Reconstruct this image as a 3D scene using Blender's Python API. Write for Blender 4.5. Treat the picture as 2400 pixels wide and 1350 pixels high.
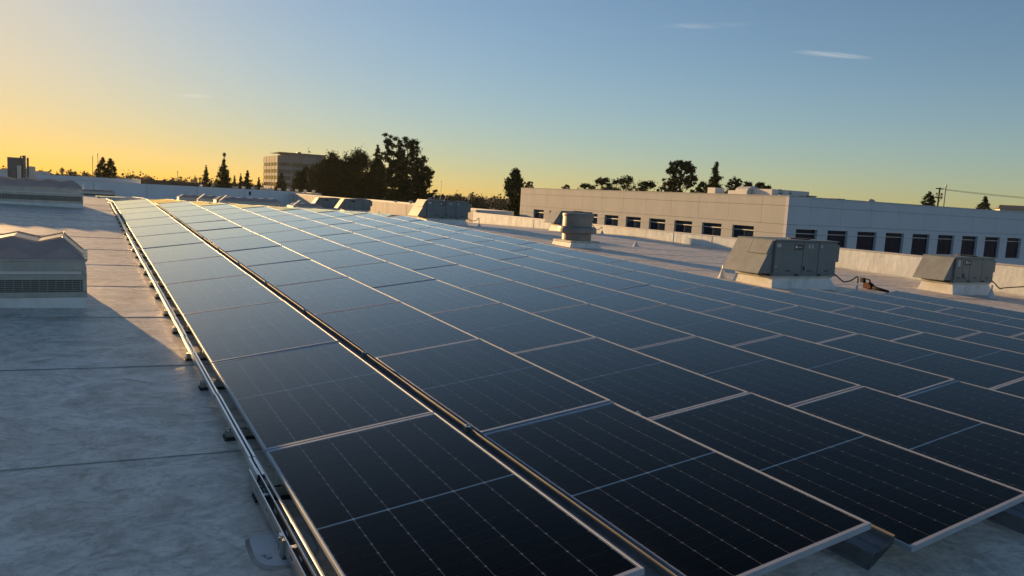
import bpy, bmesh, math, random
import numpy as np
from mathutils import Matrix, Vector, Euler

for o in list(bpy.data.objects):
    bpy.data.objects.remove(o, do_unlink=True)
scene = bpy.context.scene
COL = scene.collection
random.seed(7)
RNG = np.random.default_rng(11)

# ------------------------------------------------------------------ camera
CAM_LOC = (-0.9711, -2.4407, 1.6884)
RIGHT = Vector((0.874648, -0.481679, 0.054549))
DOWN = Vector((-0.008395, -0.127561, -0.991795))
FWD = Vector((0.484686, 0.867014, -0.115615))
cam_data = bpy.data.cameras.new('camera')
cam_data.sensor_width = 36.0
cam_data.lens = 1810.05 / 2400.0 * 36.0
cam_data.clip_start = 0.05
cam_data.clip_end = 20000
cam = bpy.data.objects.new('camera', cam_data)
COL.objects.link(cam)
cm = Matrix.Identity(4)
for i, v in enumerate((RIGHT, -DOWN, -FWD)):
    for j in range(3):
        cm[j][i] = v[j]
for j in range(3):
    cm[j][3] = CAM_LOC[j]
cam.matrix_world = cm
scene.camera = cam

# ------------------------------------------------------------------ light
SUN_AZ = math.radians(11.3)      # degrees to the left of +Y
SUN_EL = math.radians(7.2)
SUN_STRENGTH = 2.5
SKY_STRENGTH = 0.05
EXPOSURE = 1.8
sun_dir = Vector((-math.sin(SUN_AZ) * math.cos(SUN_EL), math.cos(SUN_AZ) * math.cos(SUN_EL), math.sin(SUN_EL)))

world = bpy.data.worlds.new('World')
scene.world = world
world.use_nodes = True
wn = world.node_tree.nodes
wl = world.node_tree.links
wn.clear()
w_out = wn.new('ShaderNodeOutputWorld')
w_bg = wn.new('ShaderNodeBackground')
w_sky = wn.new('ShaderNodeTexSky')
w_sky.sky_type = 'NISHITA'
w_sky.sun_disc = False
w_sky.sun_elevation = SUN_EL
w_sky.sun_rotation = -SUN_AZ
w_sky.altitude = 0
w_sky.air_density = 0.8
w_sky.dust_density = 0.3
w_sky.ozone_density = 1.0
w_bg.inputs['Strength'].default_value = SKY_STRENGTH
# the bright glow round the low sun rolls off smoothly and the colours are a little richer, as in the evening photograph
w_y = wn.new('ShaderNodeRGBToBW'); wl.new(w_sky.outputs[0], w_y.inputs[0])
def wmath(op, a, b=None, c=None):
    m_ = wn.new('ShaderNodeMath'); m_.operation = op
    for i_, v_ in enumerate((a, b, c)):
        if v_ is None: continue
        if isinstance(v_, (int, float)): m_.inputs[i_].default_value = v_
        else: wl.new(v_, m_.inputs[i_])
    return m_.outputs[0]
w_yn = wmath('MULTIPLY', w_y.outputs[0], 0.1)
w_num = wmath('MULTIPLY', wmath('POWER', w_yn, 0.45), 2.05)
w_den = wmath('MULTIPLY_ADD', wmath('POWER', w_yn, 1.45), 4.6, 1.0)
w_fac = wmath('DIVIDE', w_num, w_den)
w_mix = wn.new('ShaderNodeMix'); w_mix.data_type = 'RGBA'; w_mix.clamp_factor = False; w_mix.inputs['Factor'].default_value = 1.18
wl.new(w_y.outputs[0], w_mix.inputs['A']); wl.new(w_sky.outputs[0], w_mix.inputs['B'])
w_sc = wn.new('ShaderNodeVectorMath'); w_sc.operation = 'SCALE'
w_tint = wn.new('ShaderNodeVectorMath'); w_tint.operation = 'MULTIPLY'; w_tint.inputs[1].default_value = (0.94, 0.975, 1.07)
wl.new(w_mix.outputs['Result'], w_tint.inputs[0])
wl.new(w_tint.outputs[0], w_sc.inputs[0]); wl.new(w_fac, w_sc.inputs['Scale'])
# a few thin cirrus streaks high in the clear sky
w_tc = wn.new('ShaderNodeTexCoord')
w_mp = wn.new('ShaderNodeMapping'); w_mp.vector_type = 'TEXTURE'
w_mp.inputs['Rotation'].default_value = (0.16, -0.30, 0.83)
w_mp.inputs['Scale'].default_value = (0.055, 0.4, 0.011)
wl.new(w_tc.outputs['Generated'], w_mp.inputs[0])
w_nz = wn.new('ShaderNodeTexNoise'); w_nz.inputs['Scale'].default_value = 1.0; w_nz.inputs['Detail'].default_value = 7; w_nz.inputs['Roughness'].default_value = 0.6; w_nz.inputs['Distortion'].default_value = 0.4
wl.new(w_mp.outputs[0], w_nz.inputs['Vector'])
def wisp(d, along, half_len, half_w):
    d = Vector(d).normalized(); u = Vector(along); u = (u - d * u.dot(d)).normalized(); v = d.cross(u)
    def dot(vec):
        n_ = wn.new('ShaderNodeVectorMath'); n_.operation = 'DOT_PRODUCT'; n_.inputs[1].default_value = vec
        wl.new(w_tc.outputs['Generated'], n_.inputs[0]); return n_.outputs['Value']
    du = wmath('DIVIDE', dot(u), half_len); dv = wmath('DIVIDE', dot(v), half_w)
    r2 = wmath('ADD', wmath('MULTIPLY', du, du), wmath('MULTIPLY', dv, dv))
    front = wmath('GREATER_THAN', dot(d), 0.0)
    return wmath('MULTIPLY', front, wmath('MAXIMUM', wmath('SUBTRACT', 1.0, r2), 0.0))
w_ws = wmath('ADD', wmath('ADD', wisp((0.756, 0.6282, 0.1839), (0.63, -0.75, -0.10), 0.047, 0.0034), wmath('MULTIPLY', wisp((0.6497, 0.7287, 0.2165), (0.75, -0.65, 0.03), 0.06, 0.004), 0.35)), wmath('MULTIPLY', wisp((0.1165, 0.9883, 0.098), (1, 0, 0.08), 0.022, 0.0025), 0.8))
w_str = wmath('MULTIPLY', w_ws, wmath('MULTIPLY_ADD', w_nz.outputs['Fac'], 4.2, -1.6))
w_cl = wmath('MINIMUM', wmath('MAXIMUM', wmath('MULTIPLY', w_str, 0.42), 0.0), 0.45)
w_cm = wn.new('ShaderNodeMix'); w_cm.data_type = 'RGBA'
wl.new(w_cl, w_cm.inputs['Factor']); wl.new(w_sc.outputs[0], w_cm.inputs['A']); w_cm.inputs['B'].default_value = (5.4, 5.0, 4.6, 1)
wl.new(w_cm.outputs['Result'], w_bg.inputs[0])
wl.new(w_bg.outputs[0], w_out.inputs[0])

sun_data = bpy.data.lights.new('sun', 'SUN')
sun_data.energy = SUN_STRENGTH
sun_data.angle = math.radians(0.53)
sun_data.color = (1.0, 0.60, 0.235)
sun = bpy.data.objects.new('sun', sun_data)
COL.objects.link(sun)
sun.rotation_euler = sun_dir.to_track_quat('Z', 'Y').to_euler()
sun.location = (0, 0, 40)

vs = scene.view_settings
vs.view_transform = 'Standard'
vs.look = 'None'
vs.exposure = EXPOSURE
vs.gamma = 1.0
vs.use_curve_mapping = False

# ------------------------------------------------------------------ helpers
def new_mat(name):
    m = bpy.data.materials.new(name)
    m.use_nodes = True
    nt = m.node_tree
    b = nt.nodes['Principled BSDF']
    return m, nt, b

def mat(name, col, rough=0.5, metal=0.0, col2=None, scale=4.0, stretch=(1, 1, 1), detail=6, contrast=(0.35, 0.65),
        bump=0.0, bscale=30.0, spec=0.5, obj_coords=True, bdist=0.02):
    m, nt, b = new_mat(name)
    b.inputs['Base Color'].default_value = (*col, 1)
    b.inputs['Roughness'].default_value = rough
    b.inputs['Metallic'].default_value = metal
    b.inputs['Specular IOR Level'].default_value = spec
    n, l = nt.nodes, nt.links
    tc = n.new('ShaderNodeTexCoord')
    mp = n.new('ShaderNodeMapping')
    mp.inputs['Scale'].default_value = stretch
    if obj_coords:
        l.new(tc.outputs['Object'], mp.inputs[0])
    else:
        g = n.new('ShaderNodeNewGeometry')
        l.new(g.outputs['Position'], mp.inputs[0])
    if col2 is not None:
        nz = n.new('ShaderNodeTexNoise')
        nz.inputs['Scale'].default_value = scale
        nz.inputs['Detail'].default_value = detail
        nz.inputs['Roughness'].default_value = 0.62
        l.new(mp.outputs[0], nz.inputs['Vector'])
        cr = n.new('ShaderNodeValToRGB')
        cr.color_ramp.elements[0].position = contrast[0]
        cr.color_ramp.elements[1].position = contrast[1]
        cr.color_ramp.elements[0].color = (*col, 1)
        cr.color_ramp.elements[1].color = (*col2, 1)
        l.new(nz.outputs['Fac'], cr.inputs[0])
        l.new(cr.outputs[0], b.inputs['Base Color'])
    if bump > 0:
        nb = n.new('ShaderNodeTexNoise')
        nb.inputs['Scale'].default_value = bscale
        nb.inputs['Detail'].default_value = 4
        l.new(mp.outputs[0], nb.inputs['Vector'])
        bp = n.new('ShaderNodeBump')
        bp.inputs['Strength'].default_value = bump
        bp.inputs['Distance'].default_value = bdist
        l.new(nb.outputs['Fac'], bp.inputs['Height'])
        l.new(bp.outputs[0], b.inputs['Normal'])
    return m

class MB:
    """collects shapes, builds ONE mesh object"""
    def __init__(self):
        self.v = []; self.f = []
    def add(self, vs, fs):
        o = len(self.v)
        self.v += [tuple(p) for p in vs]
        self.f += [tuple(i + o for i in f) for f in fs]
        return self
    def box(self, x0, x1, y0, y1, z0, z1, top=None):
        if top is None:
            t = (x0, x1, y0, y1)
        else:
            t = top
        vs = [(x0, y0, z0), (x1, y0, z0), (x1, y1, z0), (x0, y1, z0), (t[0], t[2], z1), (t[1], t[2], z1), (t[1], t[3], z1), (t[0], t[3], z1)]
        return self.add(vs, [(0, 3, 2, 1), (4, 5, 6, 7), (0, 1, 5, 4), (1, 2, 6, 5), (2, 3, 7, 6), (3, 0, 4, 7)])
    def extrude_y(self, prof, y0, y1, closed=True):
        n = len(prof)
        vs = [(x, y0, z) for x, z in prof] + [(x, y1, z) for x, z in prof]
        fs = []
        for i in range(n if closed else n - 1):
            j = (i + 1) % n
            fs.append((i, j, n + j, n + i))
        if closed:
            fs.append(tuple(range(n - 1, -1, -1))); fs.append(tuple(range(n, 2 * n)))
        return self.add(vs, fs)
    def extrude_x(self, prof, x0, x1):
        n = len(prof)
        vs = [(x0, y, z) for y, z in prof] + [(x1, y, z) for y, z in prof]
        fs = [(i, n + i, n + (i + 1) % n, (i + 1) % n) for i in range(n)]
        fs.append(tuple(range(n))); fs.append(tuple(range(2 * n - 1, n - 1, -1)))
        return self.add(vs, fs)
    def extrude_z(self, poly, z0, z1):
        n = len(poly)
        vs = [(x, y, z0) for x, y in poly] + [(x, y, z1) for x, y in poly]
        fs = [(i, (i + 1) % n, n + (i + 1) % n, n + i) for i in range(n)]
        fs.append(tuple(range(n - 1, -1, -1))); fs.append(tuple(range(n, 2 * n)))
        return self.add(vs, fs)
    def lathe(self, prof, cx=0, cy=0, n=32):
        m = len(prof)
        vs = []
        for r, z in prof:
            for k in range(n):
                a = 2 * math.pi * k / n
                vs.append((cx + r * math.cos(a), cy + r * math.sin(a), z))
        fs = []
        for i in range(m - 1):
            for k in range(n):
                k2 = (k + 1) % n
                fs.append((i * n + k, i * n + k2, (i + 1) * n + k2, (i + 1) * n + k))
        fs.append(tuple(range(n - 1, -1, -1)))
        fs.append(tuple((m - 1) * n + k for k in range(n)))
        return self.add(vs, fs)
    def tube(self, pts, r, n=8, r1=None):
        pts = [Vector(p) for p in pts]
        m = len(pts)
        vs = []
        prev = None
        for i, p in enumerate(pts):
            d = (pts[min(i + 1, m - 1)] - pts[max(i - 1, 0)]).normalized()
            ref = Vector((0, 0, 1)) if abs(d.z) < 0.9 else Vector((1, 0, 0))
            u = d.cross(ref).normalized() if prev is None else (prev - d * prev.dot(d)).normalized()
            prev = u
            w = d.cross(u)
            rr = r if r1 is None else r + (r1 - r) * i / max(1, m - 1)
            for k in range(n):
                a = 2 * math.pi * k / n
                vs.append(p + (u * math.cos(a) + w * math.sin(a)) * rr)
        fs = []
        for i in range(m - 1):
            for k in range(n):
                k2 = (k + 1) % n
                fs.append((i * n + k, i * n + k2, (i + 1) * n + k2, (i + 1) * n + k))
        fs.append(tuple(range(n - 1, -1, -1)))
        fs.append(tuple((m - 1) * n + k for k in range(n)))
        return self.add(vs, fs)
    def mesh(self, name, m):
        me = bpy.data.meshes.new(name)
        me.from_pydata(self.v, [], self.f)
        bm = bmesh.new(); bm.from_mesh(me)
        bmesh.ops.recalc_face_normals(bm, faces=bm.faces)
        bm.to_mesh(me); bm.free()
        me.materials.append(m)
        return me
    def build(self, name, m, parent=None, smooth=False, bevel=0.0):
        me = self.mesh(name, m)
        if bevel > 0:
            bm = bmesh.new(); bm.from_mesh(me)
            bmesh.ops.bevel(bm, geom=bm.edges, offset=bevel, segments=1, affect='EDGES', clamp_overlap=True)
            bm.to_mesh(me); bm.free()
        if smooth:
            sm = np.ones(len(me.polygons), dtype=bool)
            me.polygons.foreach_set('use_smooth', sm)
        return link(name, me, parent)

def link(name, me, parent=None):
    o = bpy.data.objects.new(name, me)
    COL.objects.link(o)
    if parent is not None:
        o.parent = parent
    return o

def tag(o, label, cat, group=None):
    o['label'] = label; o['category'] = cat
    if group: o['group'] = group
    return o

def thing(name, label, cat, loc=(0, 0, 0), rz=0.0, group=None):
    o = bpy.data.objects.new(name, None)
    o.empty_display_size = 0.1
    COL.objects.link(o)
    o.location = loc; o.rotation_euler = (0, 0, rz)
    return tag(o, label, cat, group)

def struct(o):
    o['kind'] = 'structure'; return o

ORD = ['zeroth', 'first', 'second', 'third', 'fourth', 'fifth', 'sixth', 'seventh', 'eighth', 'ninth', 'tenth', 'eleventh', 'twelfth',
       'thirteenth', 'fourteenth', 'fifteenth', 'sixteenth', 'seventeenth', 'eighteenth', 'nineteenth', 'twentieth', 'twenty-first', 'twenty-second',
       'twenty-third', 'twenty-fourth', 'twenty-fifth', 'twenty-sixth', 'twenty-seventh', 'twenty-eighth']

# tilted frame of the near roof slope ("array frame"): x across rows, y along rows, z off the membrane
MP = Matrix(((0.999711, 0.0, 0.024028, 0), (0.000616, 0.999671, -0.025633, 0), (-0.02402, 0.02564, 0.999383, 0), (0, 0, 0, 1)))
CREST = 30.05
BREAK = math.atan(0.0257) + math.atan(0.018)
MFAR = MP @ Matrix.Translation((0, CREST, 0)) @ Matrix.Rotation(-BREAK, 4, 'X') @ Matrix.Translation((0, -CREST, 0))
ROOF_H = -0.15
def roof_z(x, y):
    return -0.15 - 0.02403 * x + 0.02566 * min(y, CREST) - 0.018 * max(0.0, y - CREST)

# ------------------------------------------------------------------ materials
def roof_material():
    m, nt, b = new_mat('weathered_white_membrane')
    n, l = nt.nodes, nt.links
    g = n.new('ShaderNodeNewGeometry')
    def noise(sc, stretch, detail=6, dist=0.0, rough=0.6):
        mp = n.new('ShaderNodeMapping'); mp.inputs['Scale'].default_value = stretch
        mp.inputs['Rotation'].default_value = (0, 0, 0.25)
        l.new(g.outputs['Position'], mp.inputs[0])
        t = n.new('ShaderNodeTexNoise'); t.inputs['Scale'].default_value = sc; t.inputs['Detail'].default_value = detail
        t.inputs['Distortion'].default_value = dist; t.inputs['Roughness'].default_value = rough
        l.new(mp.outputs[0], t.inputs['Vector'])
        return t.outputs['Fac']
    def ramp(fac, p0, p1, c0, c1):
        r = n.new('ShaderNodeValToRGB')
        r.color_ramp.elements[0].position = p0; r.color_ramp.elements[1].position = p1
        r.color_ramp.elements[0].color = (*c0, 1); r.color_ramp.elements[1].color = (*c1, 1)
        l.new(fac, r.inputs[0]); return r.outputs[0]
    def mul(a, c, f=1.0):
        x = n.new('ShaderNodeMix'); x.data_type = 'RGBA'; x.blend_type = 'MULTIPLY'
        x.inputs['Factor'].default_value = f
        l.new(a, x.inputs['A']); l.new(c, x.inputs['B']); return x.outputs['Result']
    big = ramp(noise(0.8, (1, 1, 1), 4, 0.6), 0.36, 0.66, (0.88, 0.78, 0.66), (0.98, 0.90, 0.80))
    mid = ramp(noise(2.4, (1, 1.1, 1), 10, 1.2, 0.74), 0.40, 0.56, (0.66, 0.65, 0.64), (1, 1, 1))
    fine = ramp(noise(7.0, (0.9, 1.2, 1), 9, 2.0, 0.76), 0.38, 0.53, (0.70, 0.69, 0.68), (1, 1, 1))
    scr = ramp(noise(26.0, (0.25, 2.0, 1), 3, 1.0), 0.60, 0.70, (1, 1, 1), (0.72, 0.70, 0.68))
    smear = ramp(noise(1.7, (1, 1, 1), 9, 2.2, 0.74), 0.54, 0.64, (1, 1, 1), (0.60, 0.57, 0.54))
    c = mul(mul(mul(mul(big, mid), fine), scr, 0.7), smear, 0.85)
    l.new(c, b.inputs['Base Color'])
    b.inputs['Roughness'].default_value = 0.5
    b.inputs['Specular IOR Level'].default_value = 0.6
    h1 = noise(0.55, (0.12, 2.6, 1), 3)
    h2 = noise(6.0, (0.5, 1.5, 1), 4)
    bp = n.new('ShaderNodeBump'); bp.inputs['Strength'].default_value = 0.25; bp.inputs['Distance'].default_value = 0.05
    l.new(h1, bp.inputs['Height'])
    bp2 = n.new('ShaderNodeBump'); bp2.inputs['Strength'].default_value = 0.22; bp2.inputs['Distance'].default_value = 0.006
    l.new(h2, bp2.inputs['Height']); l.new(bp.outputs[0], bp2.inputs['Normal'])
    l.new(bp2.outputs[0], b.inputs['Normal'])
    return m

def glass_material():
    m, nt, b = new_mat('solar_glass')
    n, l = nt.nodes, nt.links
    n.remove(b)
    out = n['Material Output']
    tr = n.new('ShaderNodeBsdfTransparent'); tr.inputs[0].default_value = (0.96, 0.97, 0.97, 1)
    gl = n.new('ShaderNodeBsdfGlossy'); gl.inputs['Roughness'].default_value = 0.05; gl.inputs['Color'].default_value = (1.0, 0.96, 0.885, 1)
    df = n.new('ShaderNodeBsdfDiffuse'); df.inputs[0].default_value = (0.5, 0.47, 0.42, 1)
    # anti-reflective glass: nearly no mirror seen steeply, a strong one at a grazing view
    lw = n.new('ShaderNodeLayerWeight'); lw.inputs['Blend'].default_value = 0.5
    pw = n.new('ShaderNodeMath'); pw.operation = 'POWER'; pw.inputs[1].default_value = 5.8; l.new(lw.outputs['Facing'], pw.inputs[0])
    ma = n.new('ShaderNodeMath'); ma.operation = 'MULTIPLY_ADD'; ma.use_clamp = True; ma.inputs[1].default_value = 1.55; ma.inputs[2].default_value = 0.003; l.new(pw.outputs[0], ma.inputs[0])
    mx = n.new('ShaderNodeMixShader'); l.new(ma.outputs[0], mx.inputs[0]); l.new(tr.outputs[0], mx.inputs[1]); l.new(gl.outputs[0], mx.inputs[2])
    # thin uneven film of dust
    tc = n.new('ShaderNodeTexCoord'); nz = n.new('ShaderNodeTexNoise'); nz.inputs['Scale'].default_value = 1.7; nz.inputs['Detail'].default_value = 6
    l.new(tc.outputs['Object'], nz.inputs['Vector'])
    mr = n.new('ShaderNodeMapRange'); mr.inputs[1].default_value = 0.35; mr.inputs[2].default_value = 0.75; mr.inputs[3].default_value = 0.0005; mr.inputs[4].default_value = 0.005
    l.new(nz.outputs['Fac'], mr.inputs[0])
    oi = n.new('ShaderNodeObjectInfo')
    sx = n.new('ShaderNodeSeparateXYZ'); l.new(tc.outputs['Object'], sx.inputs[0])
    ed = n.new('ShaderNodeMapRange'); ed.inputs[1].default_value = 0.0; ed.inputs[2].default_value = 0.11; ed.inputs[3].default_value = 0.016; ed.inputs[4].default_value = 0.0
    l.new(sx.outputs['X'], ed.inputs[0])
    em = n.new('ShaderNodeMath'); em.operation = 'MULTIPLY'; l.new(ed.outputs[0], em.inputs[0]); l.new(nz.outputs['Fac'], em.inputs[1])
    nz2 = n.new('ShaderNodeTexNoise'); nz2.inputs['Scale'].default_value = 5.0; nz2.inputs['Detail'].default_value = 5; nz2.inputs['Distortion'].default_value = 1.5; nz2.noise_dimensions = '4D'
    l.new(tc.outputs['Object'], nz2.inputs['Vector'])
    rw = n.new('ShaderNodeMath'); rw.operation = 'MULTIPLY'; rw.inputs[1].default_value = 40.0; l.new(oi.outputs['Random'], rw.inputs[0]); l.new(rw.outputs[0], nz2.inputs['W'])
    sp = n.new('ShaderNodeMapRange'); sp.inputs[1].default_value = 0.68; sp.inputs[2].default_value = 0.76; sp.inputs[3].default_value = 0.0; sp.inputs[4].default_value = 0.03
    l.new(nz2.outputs['Fac'], sp.inputs[0])
    ad = n.new('ShaderNodeMath'); l.new(em.outputs[0], ad.inputs[0]); l.new(sp.outputs[0], ad.inputs[1])
    ad2 = n.new('ShaderNodeMath'); l.new(ad.outputs[0], ad2.inputs[0]); l.new(mr.outputs[0], ad2.inputs[1])
    mx2 = n.new('ShaderNodeMixShader'); l.new(ad2.outputs[0], mx2.inputs[0]); l.new(mx.outputs[0], mx2.inputs[1]); l.new(df.outputs[0], mx2.inputs[2])
    l.new(mx2.outputs[0], out.inputs['Surface'])
    return m

def cell_material():
    m, nt, b = new_mat('monocrystalline_cell')
    n, l = nt.nodes, nt.links
    tc = n.new('ShaderNodeTexCoord')
    sx = n.new('ShaderNodeSeparateXYZ'); l.new(tc.outputs['Object'], sx.inputs[0])
    m1 = n.new('ShaderNodeMath'); m1.operation = 'MULTIPLY'; m1.inputs[1].default_value = 1 / 0.00925; l.new(sx.outputs['Y'], m1.inputs[0])
    m2 = n.new('ShaderNodeMath'); m2.operation = 'FRACT'; l.new(m1.outputs[0], m2.inputs[0])
    m3 = n.new('ShaderNodeMath'); m3.operation = 'GREATER_THAN'; m3.inputs[1].default_value = 0.9; l.new(m2.outputs[0], m3.inputs[0])
    mx = n.new('ShaderNodeMix'); mx.data_type = 'RGBA'
    l.new(m3.outputs[0], mx.inputs['Factor'])
    mx.inputs['A'].default_value = (0.0010, 0.0012, 0.0024, 1)
    mx.inputs['B'].default_value = (0.012, 0.012, 0.014, 1)
    l.new(mx.outputs['Result'], b.inputs['Base Color'])
    b.inputs['Roughness'].default_value = 0.6
    b.inputs['Specular IOR Level'].default_value = 0.0
    return m

M = {}
M['roof'] = roof_material()
M['seam'] = mat('grimy_lap_edge', (0.22, 0.20, 0.18), 0.8, col2=(0.58, 0.53, 0.47), scale=1.6, contrast=(0.4, 0.6), obj_coords=False)
M['glass'] = glass_material()
M['cell'] = cell_material()
M['back'] = mat('white_backsheet', (0.82, 0.83, 0.84), 0.5)
M['frame'] = mat('anodised_frame', (0.47, 0.51, 0.57), 0.5, 0.4, col2=(0.42, 0.455, 0.51), scale=6)
M['galv'] = mat('galvanised_steel', (0.52, 0.53, 0.54), 0.38, 0.9, col2=(0.36, 0.37, 0.38), scale=9, contrast=(0.3, 0.7))
M['brightsteel'] = mat('bright_strut', (0.78, 0.77, 0.74), 0.28, 1.0, col2=(0.65, 0.64, 0.61), scale=5)
M['darksteel'] = mat('dark_galvanised', (0.20, 0.21, 0.22), 0.5, 0.7, col2=(0.13, 0.13, 0.14), scale=7)
M['deflector'] = mat('dull_deflector_steel', (0.24, 0.255, 0.275), 0.55, 0.5, col2=(0.18, 0.19, 0.205), scale=7)
M['rubber'] = mat('black_rubber', (0.018, 0.018, 0.018), 0.8, col2=(0.03, 0.03, 0.03), scale=10)
M['bolt'] = mat('zinc_bolt', (0.35, 0.35, 0.36), 0.35, 1.0)
M['patch'] = mat('new_membrane_patch', (0.70, 0.71, 0.72), 0.55, col2=(0.60, 0.61, 0.62), scale=7, bump=0.2, bscale=14)
M['ink'] = mat('marker_ink', (0.02, 0.02, 0.025), 0.6)
M['acrylic'] = mat('milky_acrylic_lens', (0.54, 0.50, 0.51), 0.28, col2=(0.47, 0.43, 0.44), scale=4)
_nt = M['acrylic'].node_tree
_tl = _nt.nodes.new('ShaderNodeBsdfTranslucent'); _tl.inputs[0].default_value = (0.62, 0.58, 0.56, 1)
_mx = _nt.nodes.new('ShaderNodeMixShader'); _mx.inputs[0].default_value = 0.35
_nt.links.new(_nt.nodes['Principled BSDF'].outputs[0], _mx.inputs[1]); _nt.links.new(_tl.outputs[0], _mx.inputs[2])
_nt.links.new(_mx.outputs[0], _nt.nodes['Material Output'].inputs['Surface'])
M['curb'] = mat('white_curb_flashing', (0.78, 0.78, 0.77), 0.6, col2=(0.60, 0.56, 0.50), scale=2.6, contrast=(0.45, 0.75), bump=0.3, bscale=7)
M['louver'] = mat('dark_louver', (0.08, 0.085, 0.09), 0.5, 0.5)
M['mill'] = mat('mill_aluminium', (0.42, 0.43, 0.43), 0.42, 0.8, col2=(0.33, 0.34, 0.34), scale=5)
M['acpaint'] = mat('grey_green_enamel', (0.150, 0.192, 0.212), 0.5, col2=(0.120, 0.155, 0.172), scale=2.2, bump=0.05, bscale=5)
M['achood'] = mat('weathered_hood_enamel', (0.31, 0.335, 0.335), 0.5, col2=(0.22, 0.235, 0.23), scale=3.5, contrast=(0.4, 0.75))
M['acdark'] = mat('dark_gap', (0.02, 0.022, 0.024), 0.7)
M['plate'] = mat('black_nameplate', (0.012, 0.012, 0.014), 0.4)
M['whiteink'] = mat('white_print', (0.75, 0.75, 0.75), 0.5)
M['sticker'] = mat('pale_sticker', (0.5, 0.52, 0.53), 0.5, col2=(0.4, 0.42, 0.44), scale=20)
M['fanmetal'] = mat('spun_aluminium', (0.24, 0.24, 0.235), 0.45, 0.3, col2=(0.18, 0.18, 0.175), scale=3)
M['flash'] = mat('cream_flashing', (0.58, 0.55, 0.48), 0.6, col2=(0.40, 0.35, 0.27), scale=5, contrast=(0.45, 0.75))
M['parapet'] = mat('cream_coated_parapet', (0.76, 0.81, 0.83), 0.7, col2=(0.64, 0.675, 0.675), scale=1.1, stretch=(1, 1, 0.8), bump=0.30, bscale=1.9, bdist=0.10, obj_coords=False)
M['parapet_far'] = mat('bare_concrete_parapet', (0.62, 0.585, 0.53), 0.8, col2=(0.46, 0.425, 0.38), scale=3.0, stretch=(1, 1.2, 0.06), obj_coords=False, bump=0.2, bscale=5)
M['coping'] = mat('pale_metal_coping', (0.48, 0.47, 0.46), 0.5, 0.2)
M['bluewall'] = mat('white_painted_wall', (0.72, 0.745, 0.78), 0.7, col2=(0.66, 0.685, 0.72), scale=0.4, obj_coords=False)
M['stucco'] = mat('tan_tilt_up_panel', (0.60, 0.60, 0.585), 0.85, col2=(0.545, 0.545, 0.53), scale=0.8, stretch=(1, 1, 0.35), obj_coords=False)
M['shadeblue'] = mat('blue_shade_facade', (0.78, 0.76, 0.80), 0.8, col2=(0.73, 0.715, 0.755), scale=0.5, obj_coords=False)  # blue shade of the facade facing away from the sun, put into its colour
M['joint'] = mat('recessed_joint', (0.22, 0.18, 0.15), 0.9)
M['winglass'] = mat('sky_tinted_window_glass', (0.012, 0.022, 0.042), 0.07, 0.0, spec=0.45)  # navy base colour stands in for the sky mirrored in the panes
M['winframe'] = mat('pale_window_frame', (0.62, 0.62, 0.60), 0.5, 0.3)
M['concrete'] = mat('office_concrete', (0.30, 0.285, 0.265), 0.85, col2=(0.26, 0.245, 0.23), scale=0.2, obj_coords=False)
M['whitepaint'] = mat('white_rooftop_paint', (0.70, 0.68, 0.64), 0.6, col2=(0.6, 0.58, 0.55), scale=0.6)
M['asphalt'] = mat('asphalt_ground', (0.055, 0.052, 0.05), 0.9, col2=(0.09, 0.085, 0.075), scale=0.01, obj_coords=False)
M['roof_far'] = mat('grey_gravel_roof', (0.20, 0.20, 0.205), 0.85, col2=(0.26, 0.255, 0.25), scale=0.15, obj_coords=False)
M['brownwall'] = mat('brown_warehouse', (0.10, 0.08, 0.06), 0.85, col2=(0.13, 0.105, 0.08), scale=0.3, obj_coords=False)
M['bark'] = mat('bark', (0.075, 0.055, 0.04), 0.9, col2=(0.11, 0.085, 0.06), scale=6, bump=0.4, bscale=20)
M['leaf_dark'] = mat('dark_pine_needles', (0.028, 0.040, 0.016), 0.75, col2=(0.055, 0.070, 0.026), scale=0.7, obj_coords=False, spec=0.2)
M['leaf_olive'] = mat('olive_foliage', (0.050, 0.058, 0.026), 0.75, col2=(0.085, 0.090, 0.040), scale=0.7, obj_coords=False, spec=0.2)
M['leaf_far'] = mat('far_foliage', (0.060, 0.062, 0.034), 0.85, col2=(0.090, 0.085, 0.050), scale=0.05, obj_coords=False, spec=0.1)
M['wood'] = mat('creosoted_pole', (0.045, 0.035, 0.028), 0.9)
M['red'] = mat('red_plastic', (0.05, 0.004, 0.0035), 0.6, spec=0.1)
M['blackplastic'] = mat('black_plastic', (0.008, 0.008, 0.008), 0.75, spec=0.2)
M['green'] = mat('green_enamel', (0.10, 0.24, 0.06), 0.45)
M['plantgrey'] = mat('grey_machine_paint', (0.17, 0.165, 0.155), 0.6, 0.1, col2=(0.13, 0.125, 0.12), scale=1.5)
M['barnroof'] = mat('ribbed_roof_sheet', (0.22, 0.18, 0.15), 0.7, col2=(0.17, 0.14, 0.12), scale=0.5)
M['rust'] = mat('rusty_steel', (0.18, 0.08, 0.045), 0.8)

# ------------------------------------------------------------------ the setting
g = MB().box(-6000, 6000, -6000, 6000, -9.5, -9.0).build('ground', M['asphalt'])
struct(g)

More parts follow.
